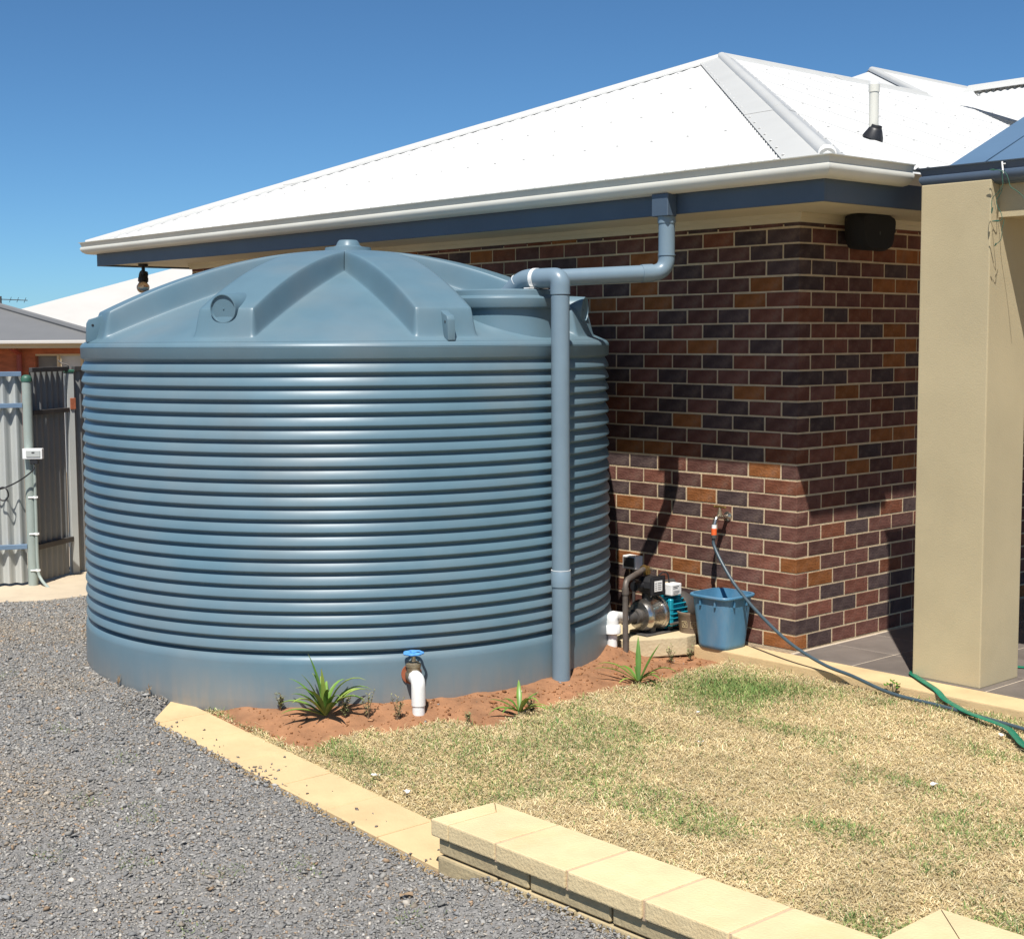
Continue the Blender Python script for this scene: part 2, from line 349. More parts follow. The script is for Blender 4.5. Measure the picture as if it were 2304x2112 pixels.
# flush mowing strip: separate sandy slabs
ms = E('mowing_strip', 'flat strip of sandy slabs between the gravel and the lawn', 'edging', (-.3,-3.22,-.1))
xs = [-1.60, -1.30, -.94, -.58, -.22, .14, .50, .899]
for i in range(len(xs)-1):
    a, b = xs[i]+(.0032 if i else 0), xs[i+1]-.0032
    pol = [(a,-3.365),(b,-3.365),(b,-3.082),(a,-3.082)]
    if i == 0: pol = [(-1.345,-3.365),(b,-3.365),(b,-3.082),(-1.64,-3.082)]
    MB().prism(pol, [float(path_z(p[0]))-.09 for p in pol], [float(path_z(p[0]))+random.uniform(-.001, .001) for p in pol]).build('slab', 'kerb', ms, bevel=.004)
# retaining wall
rw = E('retaining_wall', 'low sandstone block wall with broad capping slabs beside the gravel', 'wall', (2.0,-3.23,-.2))
core = MB().box((.905,-3.345,-.45), (3.6,-3.11,-.078)).build('core', 'block', rw)
x = .90; k = 0
for w in (.34, .405, .405, .405, .405, .405, .3):
    MB().box((x,-3.377+random.uniform(0, .004),-.4), (x+w-.008,-3.30,-.138)).build('block', 'block', rw, bevel=.01, seg=2)
    MB().box((x+.17 if k else x,-3.371+random.uniform(0, .004),-.131), (min(x+w+.16, 3.5),-3.30,-.070)).build('block', 'block', rw, bevel=.006)
    x += w; k += 1
def capstone(pol, parent, bv=.006):
    o = MB().prism(pol, -.066, 0.0).build('capping_slab', 'cap', parent, bevel=bv, seg=2)
    return o
capstone([(.872,-3.385),(.972,-3.385),(.98,-3.15),(.886,-3.078)], rw)
capstone([(.975,-3.385),(1.236,-3.385),(1.246,-3.078),(.89,-3.078),(.983,-3.152)], rw)
xc = [1.236, 1.606, 1.962, 2.32, 2.655, 3.01]
for i in range(len(xc)-1):
    capstone([(xc[i]+.013,-3.388+random.uniform(-.003,.003)),(xc[i+1],-3.388+random.uniform(-.003,.003)),(xc[i+1]+.004,-3.078),(xc[i]+.017,-3.078)], rw)
jm = MB()
for a in xc[:-1]: jm.prism([(a-.004,-3.379),(a+.017,-3.379),(a+.021,-3.084),(a,-3.084)], -.072, -.004)
jm.build('joint_mortar', 'cap_mortar', rw)
rw2 = E('garden_wall_end', 'sandstone capped wall corner at the lower right edge of the lawn', 'wall', (2.9,-2.9,-.2))
MB().box((2.69,-3.07,-.4), (5.2,-2.79,-.078)).build('core', 'block', rw2)
capstone([(2.655,-2.748),(2.668,-3.4),(2.96,-3.4),(2.9562,-3.045)], rw2, .0012)
for a, b in ((2.662, 3.06), (3.075, 3.45), (3.465, 3.84), (3.855, 4.23)):
    capstone([(a if a > 3 else 2.658,-2.746),(b,-2.746),(b,-3.042),(a if a > 3 else 2.9572,-3.042)], rw2, .0012 if a < 3 else .006)

# ------------------------------------------------------------------ house
house = E('house', 'dark brown brick house with white metal hip roof and cream gutter', 'house', (0, 0, 0))
H = .089864; JT = .0105; WT = 2.445
wall = MB().box((-6.79,.0022,-.12), (-.15,.13,WT)).box((-.15,.0022,-.12), (-.0022,6.6,WT)).box((-6.79,.13,-.12), (-6.67,6.6,WT)).build('wall', 'mortar', house)
def brick_mesh(lx, ly, k, nm):
    mb = MB().box((0,0,0), (lx,ly,H-JT)); me = mb.build(nm, BR[k], None, bevel=.0022).data
    bpy.data.objects.remove([o for o in bpy.data.objects if o.data is me][0])
    for v in me.vertices:
        v.co.z += random.uniform(-.0011, .0011)
        if lx > ly: v.co.x += random.uniform(-.0012, .0012)
        else: v.co.y += random.uniform(-.0012, .0012)
    return me
BM = {}
singles = []; rest = []
def brow():
    for m_ in range(28):
        z = (27-m_)*H+JT*.5
        if z+H > WT+.1: continue
        odd = m_ % 2 == 1
        yield m_, z, odd
for m_, z, odd in brow():
    L1 = .2295
    if odd: singles.append((-L1, 0.0, z, L1, .11))
    else: singles.append((-.11, 0.0, z, .11, L1))
    s = .24 if odd else .1205
    while s < 6.75:
        L = min(L1, 6.79-s); q = (-s-L, 0.0, z, L, .11)
        (singles if s < 1.36 else rest).append(q); s += .24
    s = .1205 if odd else .24
    while s < 6.4:
        q = (-.11, s, z, .11, L1)
        (singles if s < .93 else rest).append(q); s += .24
def bk(): return random.choices(range(6), BRW)[0]
for (x, y, z, lx, ly) in singles:
    k = bk(); key = (round(lx, 3), round(ly, 3), k, random.randrange(4))
    if key not in BM: BM[key] = brick_mesh(lx, ly, k, 'brick')
    o = bpy.data.objects.new('brick', BM[key]); COL.objects.link(o); o.parent = wall
    o.location = (x+(random.uniform(-.001,.001)), y+random.uniform(-.001,.0006), z+random.uniform(-.0012,.0012))
by = [MB() for _ in range(6)]
for (x, y, z, lx, ly) in rest: by[bk()].box((x, y, z), (x+lx, y+ly, z+H-JT))
vs = []; fs = []; mi = []
for k in range(6):
    n0 = len(vs); vs += by[k].v; fs += [tuple(i+n0 for i in f) for f in by[k].f]; mi += [k]*len(by[k].f)
me = bpy.data.meshes.new('bricks'); me.from_pydata(vs, [], fs); me.polygons.foreach_set('material_index', mi)
stuff(link('bricks', me, BR, wall))
# ---- eaves
FZ0, FZ1 = 2.488, 2.615; EY = -.615; EX = .612; EXL = -7.42
MB().box((EXL,EY,FZ0), (EX,EY+.022,FZ1)).build('fascia', 'fascia', house)
MB().box((EX-.022,EY+.0225,FZ0), (EX,6.6,FZ1)).build('fascia', 'fascia', house)
MB().box((EXL,EY+.0225,FZ0), (EXL+.022,6.6,FZ1)).build('fascia', 'fascia', house)
MB().box((EXL+.023,EY+.023,2.503), (EX-.023,6.6,2.512)).build('soffit', 'soffit', house)
co = MB()
for a, b in (((-6.79,-.028,2.452), (.028,-.002,2.5025)), ((.002,-.0015,2.452), (.028,6.6,2.5025))): co.box(a, b)
for a, b in (((-6.79,-.045,2.478), (.045,-.0285,2.5028)), ((.0285,-.028,2.478), (.045,6.6,2.5028))): co.box(a, b)
co.build('cornice', 'soffit', house)
GP = [(.002,2.600),(.040,2.594),(.072,2.600),(.096,2.615),(.108,2.633),(.111,2.648),(.106,2.660),(.099,2.664),(.110,2.698),(.119,2.699),(.120,2.704),(.104,2.705),(.090,2.668),(.088,2.62),(.002,2.61)]
def gutter(parts, path_fn, name, mat, parent, smooth=35):
    mb = MB(); n = len(GP); vs = []; fs = []
    rows = [path_fn(o) for o, z in GP]; K = len(rows[0])
    for j in range(K):
        for i, (o, z) in enumerate(GP): vs.append((rows[i][j][0], rows[i][j][1], z+parts))
    for j in range(K-1):
        for i in range(n): fs.append((j*n+i, j*n+(i+1) % n, (j+1)*n+(i+1) % n, (j+1)*n+i))
    fs += [tuple(range(n)), tuple(range((K-1)*n, K*n))]
    mb.add(vs, fs); return mb.build(name, mat, parent, smooth)
gutter(0, lambda o: [(EXL-o,6.6),(EXL-o,EY-o),(EX+o,EY-o),(EX+o,.02)], 'gutter', 'gutter', house)
# ---- roof
RZ = 2.682; RX = .700; RY = -.700; RXL = -7.52; AX = -3.43; AY = 3.39; K_ = .386
def south(x, y): return RZ+(y-RY)*K_
def east(x, y): return RZ+(RX-x)*K_
Y2 = 6.55; U2 = 1.95
roof = MB().add([(RXL,RY,RZ-.02),(RX,RY,RZ-.02),(AX,AY,RZ-.02+(AY-RY)*K_),(AX,14,RZ-.02+(AY-RY)*K_),(RX,14,RZ-.02),(RXL,14,RZ-.02)],
     [(0,1,2),(1,4,3,2),(0,2,3,5)]).build('roof', 'white_sheet', house)
cpitch = .0762; ca = .0075
def corr_sheets(lo, hi, fn, name, mat, parent, sw=.762, sub=8):
    """columns across [lo,hi]; fn(t)->(p_low, p_high) points; corrugation raises along z"""
    t = lo
    while t < hi-.02:
        e = min(t+sw, hi); n = int(round((e-t+ (.03 if e < hi else 0))/cpitch*sub)); vs = []; fs = []
        for i in range(n+1):
            q = min(t+i*cpitch/sub, hi-1e-4); a, b = fn(q); dz = ca*math.cos(2*PI*q/cpitch)+.0015*(1 if i == 0 else 0)
            vs += [(a[0],a[1],a[2]+dz),(b[0],b[1],b[2]+dz)]
        fs = [(2*i, 2*i+2, 2*i+3, 2*i+1) for i in range(n)]
        MB().add(vs, fs).build(name, mat, parent, 60); t = e
def sfn(x):
    d = max(.041, min(x-RXL, RX-x)); return (x,RY+.04,south(x,RY+.04)), (x,RY+d,south(x,RY+d))
corr_sheets(RXL, RX, sfn, 'roof_sheet', 'white_sheet', roof)
def efn(y):
    top = max(.041, min(y-RY, RX-AX))
    if y > Y2: top = min(RX-AX+(y-Y2), RX-AX+U2)
    return (RX-.04,y,east(RX-.04,y)), (RX-top,y,east(RX-top,y))
corr_sheets(RY, 13.0, efn, 'roof_sheet', 'white_sheet', roof)
HZ = south(0, AY)
# small hip end of the rear roof
x2, y2, z2 = AX-U2, Y2+U2, HZ+U2*K_
MB().add([(AX,Y2,HZ+.01),(x2,y2,z2),(x2-U2*1.6,Y2,HZ-.3)], [(0,1,2)]).build('roof_sheet', 'white_sheet', roof)
def hipcap(p0, p1, dl, dr, parent, roll=.04, lift=.014, s1=1.0):
    p0 = Vector(p0); p1 = Vector(p1); d = (p1-p0).normalized(); vs = []; fs = []
    prof = [Vector(dl)]+[None]*7+[Vector(dr)]
    side = (Vector(dr)-Vector(dl)); side = (side-d*side.dot(d)).normalized(); up = side.cross(d); up = up if up.z > 0 else -up
    for p, sc_ in ((p0, 1.0), (p1, s1)):
        vs.append(p+Vector(dl)*sc_+Vector((0,0,lift)))
        for k in range(9):
            a = PI-PI*k/8; vs.append(p+side*(math.cos(a)*roll)+up*(math.sin(a)*roll*.8+lift))
        vs.append(p+Vector(dr)*sc_+Vector((0,0,lift)))
    n = 11
    for i in range(n-1): fs.append((i, i+1, n+i+1, n+i))
    fs.append(tuple(range(1, 10)))
    return MB().add(vs, fs).build('hip_cap', 'white_cap', parent, 50)
def seg_hip(p0, p1, dl, dr, n, nm, tip=False):
    p0 = Vector(p0); p1 = Vector(p1)
    if tip:
        pe = p1; p1 = p0.lerp(pe, .955); o = hipcap(p1, pe, dl, dr, roof, s1=.05); o.name = nm
    for i in range(n):
        a = p0.lerp(p1, i/n); b = p0.lerp(p1, min(1, (i+1.02)/n)); o = hipcap(a+Vector((0,0,.002*(i % 2))), b+Vector((0,0,.002*(i % 2))), dl, dr, roof); o.name = nm
seg_hip((RX-.03,RY+.03,RZ+.012), (AX,AY,HZ+.004), (-.28,0,0), (0,.17,0), 3, 'hip_cap', True)
seg_hip((RXL+.03,RY+.03,RZ+.002), (AX,AY,HZ-.004), (0,.2,0), (.25,0,0), 3, 'hip_cap', True)
seg_hip((AX,AY,HZ+.002), (AX,Y2+.05,HZ+.002), (-.16,0,-.16*K_), (.16,0,-.16*K_), 2, 'ridge_cap')
seg_hip((AX,Y2,HZ+.004), (x2,y2,z2), (-.06,0,0), (0,.16,0), 1, 'hip_cap')
seg_hip((x2,y2,z2), (x2,13.,z2), (-.16,0,-.16*K_), (.16,0,-.16*K_), 1, 'ridge_cap')
MB().lathe([(.0,-.004),(.044,-.003),(.046,.004),(.0,.02)], 16, (RX-.035,RY+.035,RZ+.03), (1,-1,.25)).build('hip_end_cap', 'white_sheet', roof, 40)
# rear cross wing with its own corrugated sheet
WY, WZ, WX = 6.70, HZ-.03, -2.93
def wfn(x):
    d = min((x-WX)/1.05+.02, 4.5); return (x,WY-d,WZ+.026-d*K_), (x,WY,WZ+.026)
corr_sheets(WX, 3.0, wfn, 'roof_sheet', 'white_sheet', roof)
seg_hip((WX-.05,WY,WZ+.05), (3.0,WY,WZ+.05), (0,-.15,-.15*K_), (0,.15,-.15*K_), 1, 'ridge_cap')
sc = MB()
def screw(p):
    r = .011; x, y, z = p
    sc.add([(x+r*math.cos(a), y+r*math.sin(a), z) for a in [i*PI/3 for i in range(6)]]+[(x, y, z+.012)], [(i, (i+1) % 6, 6) for i in range(6)])
for row in range(5):
    yy = RY+.08+row*.88
    xx = math.ceil((RXL+.3)/cpitch/2)*cpitch*2
    while xx < RX-.2:
        if yy-RY < min(xx-RXL, RX-xx)-.25: screw((xx, yy, south(xx, yy)+ca))
        xx += cpitch*2*(1 if row == 0 else 2)
    x_ = RX-.08-row*.88; yy = math.ceil((RY+.3)/cpitch/2)*cpitch*2
    while yy < 8:
        if RX-x_ < min(yy-RY-.2, 4.0): screw((x_, yy, east(x_, yy)+ca))
        yy += cpitch*2*(1 if row == 0 else 2)
for t in np.linspace(.03, .97, 22):
    p = Vector((RX,RY,RZ)).lerp(Vector((AX,AY,HZ)), t)
    screw((p.x-.25, p.y, p.z+.016)); screw((p.x, p.y+.15, p.z+.016))
stuff(sc.build('screws', 'screw', roof))
# vent pipe
vp = MB().tube([(-.07,.80,3.0),(-.07,.80,3.30)], .029, 20).tube([(-.07,.80,3.262),(-.07,.80,3.305)], .033, 20).build('vent_pipe', 'gutter', house, 40)
MB().lathe([(.064,-.015),(.060,.0),(.044,.035),(.038,.046),(.035,.048),(.033,.065)], 20, (-.07,.80,3.005), (.36,0,.93)).build('flashing', 'black', vp, 40)
MB().lathe([(.033,0),(.030,.012),(.010,.030),(.004,.032)], 16, (-.07,.80,3.305)).build('vent_cowl', 'white_sheet', vp, 40)

# ------------------------------------------------------------------ patio: pillar and blue roof
MB_p = MB().box((.807,-.045,-.0), (1.205,.335,2.585))
tag(MB_p.build('pillar', 'render', None, bevel=.006, seg=2), 'square beige rendered pillar standing on the sandy kerb', 'pillar')
pr = E('patio_roof', 'dark blue metal patio roof and gutter above the beige pillar', 'roof', (.9,0,2.6))
GPs = GP
gutter(-.033, lambda o: [(.905-o,1.0),(.905-o,.058-o),(5.0,.058-o)], 'gutter', 'blue_gutter', pr)
KB = .42
rfb = MB().prism([(.91,.06),(5.0,.06),(5.0,2.4),(.91,2.4)], [2.625,2.625,2.625+2.34*KB,2.625+2.34*KB], [2.655,2.655,2.655+2.34*KB,2.655+2.34*KB]).build('roof_frame', 'blue_gutter', pr)
def bfn(x): return (x,-.10,2.668-.07*KB), (x,2.42,2.668+2.45*KB)
for i in range(6):
    a = .905+i*.7; b = a+.695
    MB().prism([(a,-.015),(b,-.015),(b,2.42),(a,2.42)], [2.662-.07*KB]*2+[2.662+2.45*KB]*2, [2.672-.07*KB]*2+[2.672+2.45*KB]*2).build('roof_sheet', 'blue_sheet', pr)
MB().prism([(.897,-.02),(1.095,-.02),(1.095,2.43),(.897,2.43)], [2.674-.07*KB]*2+[2.674+2.45*KB]*2, [2.678-.07*KB]*2+[2.678+2.45*KB]*2).build('barge_capping', 'blue_sheet', pr)
MB().box((1.207,.03,2.40), (6.0,.25,2.62)).build('beam', 'render', pr)
MB().box((.96,.03,2.588), (6.0,2.4,2.612)).build('ceiling', 'soffit', pr)

# ------------------------------------------------------------------ water tank
tank = E('water_tank', 'large round blue-grey corrugated plastic rainwater tank with domed top', 'water tank', (TC[0], TC[1], 0))
prof = [(TR+.012,-.06),(TR+.018,0.0),(TR+.018,.01),(TR+.016,.195),(TR+.012,.215),(TR-.002,.234),(TR-.022,.246)]
z0, z1 = .250, 1.697; NR = 22; ph = (z1-z0)/NR
for i in range(NR*20+1):
    t = i/20; z = z0+t*ph; u = t-math.floor(t)
    if u < .24: q = u/.24; d = .0225*(1-q*q*(3-2*q))
    else: q = (u-.24)/.76; d = .0225*(.30*q+.70*q**2.0)
    tap = .016*(1-z/1.75)
    prof.append((TR+tap-.001-d, z))
prof += [(TR-.020,1.703),(TR-.004,1.709),(TR,1.716),(TR+.001,1.762),(TR+.003,1.768),(TR-.0015,1.7705),(TR+.001,1.773),(TR-.002,1.782),(TR-.012,1.794),(TR-.032,1.802),(TR-.06,1.806)]
body = MB().lathe(prof, 240, (TC[0], TC[1], 0), close=False).build('body', 'tank', tank, 50)
# dome as a polar height field: eight parallel-sided raised ribs
NRR = 176; HS = rad(22.5)
rr = np.concatenate([np.linspace(0.02, 1.40, 124), np.linspace(1.406, TR-.02, NRR-124)])
e1 = np.minimum(np.arcsin(np.minimum(.150/rr, 1)), HS*.86); e2 = np.minimum(np.arcsin(np.minimum(.180/rr, 1)), HS)
fr = np.concatenate([np.linspace(0, 1, 8, endpoint=False), 1+np.linspace(0, 1, 9, endpoint=False), 2+np.linspace(0, 1, 15)])
half = np.where(fr <= 1, fr*e1[:,None], np.where(fr <= 2, e1[:,None]+(fr-1)*(e2-e1)[:,None], e2[:,None]+(fr-2)*(HS-e2)[:,None]))
sec = np.concatenate([-half[:,:0:-1], half[:,:-1]], 1)
TH = np.concatenate([sec+rad(-61+45*k) for k in range(8)], 1); NT = TH.shape[1]; RRm = rr[:,None].repeat(NT, 1)
tt = (1.505-RRm)/1.11; zp = 1.803+.405*(1.22*tt-.22*tt*tt)
zr = 2.33-.178*RRm**2
endf = sst(1.478, 1.425, RRm)
lat = np.tile(np.concatenate([np.abs(RRm[:,:len(fr)-1]*np.sin(half[:,:0:-1])), RRm[:,:len(fr)-1]*np.sin(half[:,:-1])], 1), (1, 8))
side = sst(.180, .150, lat)
side = np.maximum(side, sst(.40, .34, RRm))
Z = zp+(np.maximum(zr-zp, 0))*side*endf
Z = np.where(RRm > 1.50, np.minimum(Z, 1.803+(1.505-RRm)*.02), Z)
V = np.stack([TC[0]+RRm*np.cos(TH), TC[1]+RRm*np.sin(TH), Z], 2).reshape(-1, 3)
I = np.arange(NT*NRR).reshape(NRR, NT); J = np.roll(I, -1, 1)
F = np.stack([I[:-1].ravel(), J[:-1].ravel(), J[1:].ravel(), I[1:].ravel()], 1)
me = bpy.data.meshes.new('dome'); L = wloc(tank); me.from_pydata((V-np.array(L)).tolist(), [], F.tolist())
link('dome', me, 'tank', tank, 180)
MB().lathe([(.14,2.318),(.134,2.347),(.090,2.352),(.072,2.358),(.060,2.383),(.052,2.391),(0.004,2.393)], 40, (TC[0],TC[1],0)).build('hub', 'tank', tank, 40)
def pol(a, r, z): return (TC[0]+r*math.cos(rad(a)), TC[1]+r*math.sin(rad(a)), z)
for a in (-61, 29, 119, 209):
    c = pol(a, 1.18, 1.980); ax = (math.cos(rad(a)), math.sin(rad(a)), -.06)
    st = MB().lathe([(.074,0),(.074,.270),(.072,.276),(.0675,.276),(.066,.268),(.064,.266),(.0005,.266)], 36, c, ax).build('inlet_stub', 'tank', tank, 40)
    MB().lathe([(.004,.265),(.004,.270),(.0005,.271)], 10, c, ax).build('centre_pin', 'tank', st, 40)
for a in (-106, -16, 74, 164):
    d = Vector((math.cos(rad(a)), math.sin(rad(a)), 0)); s_ = Vector((-d.y, d.x, 0)); mb = MB()
    shp = [(1.40,1.80),(1.525,1.80),(1.518,1.905),(1.505,1.925),(1.47,1.935),(1.40,1.965)]
    vs = [Vector((TC[0],TC[1],0))+d*r+Vector((0,0,z))+s_*o for o in (-.021,.021) for r, z in shp]; n = len(shp)
    mb.add(vs, [tuple(range(n)), tuple(range(n, 2*n))]+[(i, (i+1) % n, (i+1) % n+n, i+n) for i in range(n)])
    lg = mb.build('lifting_lug', 'tank', tank, 30, bevel=.006, seg=2)
    MB().tube([pol(a, 1.495, 1.893)+Vector((0,0,0)) if False else Vector(pol(a,1.49,1.893))-s_*.0225, Vector(pol(a,1.49,1.893))+s_*.0225], .007, 12).build('lug_hole', 'black', lg)
LC = (TC[0]+1.165, TC[1]+.185)
MB().lathe([(.315,1.79),(.305,1.83),(.298,1.95),(.298,2.02)], 64, (LC[0],LC[1],0)).build('manhole_neck', 'tank', tank, 40)
lid = MB().lathe([(.300,1.965),(.322,1.968),(.326,1.975),(.326,2.018),(.320,2.026),(.300,2.030),(.296,2.034),(.292,2.060),(.284,2.066),(.02,2.068)], 72, (LC[0],LC[1],0)).build('lid', 'tank', tank, 35)

# ------------------------------------------------------------------ pipes
dp = E('roof_downpipe', 'blue-grey round downpipe from the gutter bending across to the tank lid', 'downpipe', (-.425,-.655,2.1))
MB().box((-.49,-.695,2.475), (-.37,-.6175,2.598)).build('outlet_box', 'fascia', dp, bevel=.004)
PR = .046
pth = fillet([(-.43,-.635,2.50),(-.43,-.635,2.170),(-.775,-1.345,2.128),(-.845,-1.482,2.03)], .085, 10)
MB().tube(pth, PR, 28).build('pipe', 'pipe', dp, 40)
for p, d, l in (((-.43,-.635,2.262), (0,0,1), .004), ((-.43,-.635,2.44), (0,0,1), .05)):
    MB().lathe([(PR+.004,0),(PR+.004,l)], 28, p, d).build('pipe_socket', 'pipe', dp, 40)
d0 = (Vector((-.775,-1.345,2.128))-Vector((-.43,-.635,2.170))).normalized()
MB().tube([Vector((-.43,-.635,2.170))+d0*.085, Vector((-.43,-.635,2.170))+d0*.15], PR+.004, 28).build('pipe_socket', 'pipe', dp, 40)
sp = E('standpipe', 'tall blue-grey vertical pipe rising from the soil to the tank lid', 'pipe', (-.43,-1.455,0))
SR = .0485
MB().tube([(-.43,-1.455,-.1),(-.43,-1.455,2.03)], SR, 32).build('pipe', 'pipe', sp, 40)
MB().tube(fillet([(-.43,-1.455,2.035),(-.43,-1.455,2.122),(-.70,-1.475,2.122),(-.80,-1.483,2.04)], .078, 12), SR+.0035, 32).build('elbow', 'pipe', sp, 40)
MB().tube([(-.43,-1.455,.50),(-.43,-1.455,.582),(-.43,-1.455,.585)], [SR+.0045, SR+.0045, SR+.002], 32).build('coupling', 'pipe', sp, 40)
MB().tube([(-.43,-1.455,.5855),(-.43,-1.455,.5875)], SR+.0042, 32).build('glue_line', 'white', sp, 40)
MB().tube([(-.588,-1.467,2.122),(-.612,-1.469,2.122)], SR+.0065, 32).build('strap', 'white', sp, 40)
stp = MB()
for s_ in (-1, 1): stp.box((-.62,-1.468+s_*.052-.018,2.068), (-.58,-1.468+s_*.052+.018,2.074))
stp.build('strap_foot', 'white', sp)
sl_ = MB().tube([(-.722,-1.4765,2.104),(-.7235,-1.4767,2.1028)], SR+.0045, 32).build('glue_line', 'white', sp, 40)

# tank outlet valve
va = E('tank_outlet_valve', 'bronze gate valve with blue handwheel and white elbow at the tank foot', 'valve', (-.44,-2.40,0))
vd = Vector((math.cos(rad(-25)), math.sin(rad(-25)), 0)); c0 = Vector(pol(-25, 1.54, .135))
MB().tube([c0-vd*.02, c0+vd*.022], .052, 24).build('flange', 'rust', va, 40)
MB().tube([c0+vd*.02, c0+vd*.04, c0+vd*.06, c0+vd*.10, c0+vd*.105], [.034,.040,.040,.036,.034], 10).build('valve_body', 'bronze', va, 40)
vb = c0+vd*.065
MB().lathe([(.034,.02),(.036,.045),(.039,.048),(.039,.062),(.034,.064),(.020,.074),(.012,.078),(.010,.10),(.006,.102)], 12, vb).build('bonnet', 'bronze', va, 30)
hw = MB()
ring = [(vb.x+.045*math.cos(a)*(1+.06*math.cos(7*a)), vb.y+.045*math.sin(a)*(1+.06*math.cos(7*a)), vb.z+.115) for a in [i*2*PI/56 for i in range(57)]]
hw.tube(ring, .0065, 8, cap=False)
for i in range(4):
    a = i*PI/2+.4; hw.tube([(vb.x,vb.y,vb.z+.112),(vb.x+.044*math.cos(a),vb.y+.044*math.sin(a),vb.z+.115)], .005, 6)
hw.lathe([(.013,.104),(.013,.122),(.004,.124)], 10, vb)
hw.build('handwheel', 'valve_blue', va, 40)
e0 = c0+vd*.095
MB().tube(fillet([e0, c0+vd*.165, Vector((*(c0+vd*.165)[:2], .01))], .07, 10), .035, 24).build('elbow', 'white', va, 40)
MB().tube([Vector((*(c0+vd*.165)[:2], .028)), Vector((*(c0+vd*.165)[:2], -.08))], .031, 24).build('pipe', 'white', va, 40)

# ------------------------------------------------------------------ pump group
pd = [(-.735,-.685),(-.62,-.475),(-.545,-.315),(-.56,-.215),(-.66,-.13),(-1.10,-.10),(-1.10,-.45),(-.90,-.66)]
pad = MB().prism(pd, -.06, .05).build('pump_pad', 'pad', None, bevel=.008, seg=2)
tag(pad, 'rough concrete slab under the pump against the brick wall', 'slab')
pu = E('water_pump', 'stainless and teal electric water pump with black controller on concrete slab', 'pump', (-.77,-.33,.05))
PX = -.775; PZ = .165
def cyl(y0, y1, r, n=28, prof=None):
    return MB().lathe(prof or [(r, 0), (r, y1-y0)], n, (PX, y0, PZ), (0, 1, 0))
MB().lathe([(.030,0),(.084,.012),(.095,.03),(.098,.05),(.094,.056),(.094,.145),(.099,.15),(.106,.152),(.106,.17),(.09,.172)], 40, (PX,-.50,PZ), (0,1,0)).build('pump_body', 'steel', pu, 35)
MB().lathe([(.034,0),(.040,.004),(.040,.035),(.033,.038),(.033,.09),(.045,.092),(.045,.13)], 20, (PX,-.62,PZ), (0,1,0)).build('inlet_fitting', 'dark_grey', pu, 35)
MB().box((PX+.070,-.315,PZ-.075), (PX+.098,-.285,PZ+.09)).build('motor_flange', 'teal', pu, bevel=.006)
mt = MB().lathe([(.078,0),(.078,.155)], 32, (PX,-.318,PZ), (0,1,0)).build('motor', 'teal', pu, 40)
fin = MB().box((-.016,0,-.0025), (.016,.148,.0025)).build('fin', 'teal', None); fin.parent = mt
for i in range(22):
    a = 2*PI*i/22
    if i == 0: o = fin
    else:
        o = bpy.data.objects.new('fin', fin.data); COL.objects.link(o); o.parent = mt
    L = wloc(mt); o.location = (PX+.088*math.cos(a)-L[0], -.314-L[1], PZ+.088*math.sin(a)-L[2]); o.rotation_euler = (0, -a, 0)
MB().lathe([(.098,0),(.102,.01),(.102,.07),(.09,.086),(.05,.09),(.002,.09)], 36, (PX,-.162,PZ), (0,1,0)).build('end_cover', 'dark_grey', pu, 40)
MB().box((PX-.07,-.50,.048), (PX+.08,-.20,.062)).box((PX-.05,-.44,.06), (PX+.06,-.40,.13)).box((PX-.05,-.29,.06), (PX+.06,-.25,.13)).build('foot', 'dark_grey', pu, bevel=.004)
MB().box((PX+.08,-.315,.098), (PX+.10,-.145,.112)).box((PX+.082,-.17,.06), (PX+.098,-.148,.10)).build('bracket', 'galv', pu, bevel=.002)
# controller
ct = MB().lathe([(.046,0),(.056,.006),(.060,.03),(.060,.10),(.050,.112),(.002,.114)], 10, (PX-.03,-.425,.345), (1,.15,0)).tube([(PX,-.415,.23),(PX,-.415,.34)], .032, 20).tube([(PX,-.53,.345),(PX,-.415,.345)], .030, 18).build('controller', 'black', pu, 30)
MB().add([],[]).prism([(PX+.078,-.475),(PX+.092,-.475),(PX+.092,-.355),(PX+.078,-.355)], .288, .405).build('controller_face', 'black', ct, bevel=.012, seg=3)
MB().box((PX+.0925,-.452,.315), (PX+.0945,-.385,.378)).build('label_plate', 'white', ct, bevel=.0008)
lp = MB()
for i, (a, b) in enumerate(((-.447,-.43), (-.425,-.392))):
    for z in (.326, .338, .350, .362): lp.box((PX+.0946,a,z), (PX+.0951,b-random.uniform(0,.006),z+.0035))
lp.build('label_print', 'dark_grey', ct)
tb = MB().box((PX+.035,-.315,.275), (PX+.105,-.225,.345)).build('terminal_box', 'white', pu, bevel=.007, seg=2)
lp = MB()
for z, a, b in ((.326,-.30,-.25), (.316,-.30,-.262), (.300,-.30,-.245), (.293,-.30,-.245), (.286,-.30,-.255)): lp.box((PX+.1052,a,z), (PX+.1056,b,z+(.005 if z > .31 else .0025)))
lp.build('label_print', 'dark_grey', tb)
MB().tube([(PX+.03,-.31,.335),(PX+.03,-.255,.335)], .014, 12).build('gland', 'cream_fascia', tb, 40)
MB().tube(smooth_path([(PX+.05,-.37,.40),(PX+.05,-.33,.415),(PX+.05,-.29,.40),(PX+.05,-.275,.345)], 6), .0045, 8).build('lead', 'black', pu, 40)
MB().lathe([(.026,0),(.026,.14)], 20, (PX-.06,-.26,.315), (0,1,0)).build('capacitor', 'dark_grey', pu, 40)
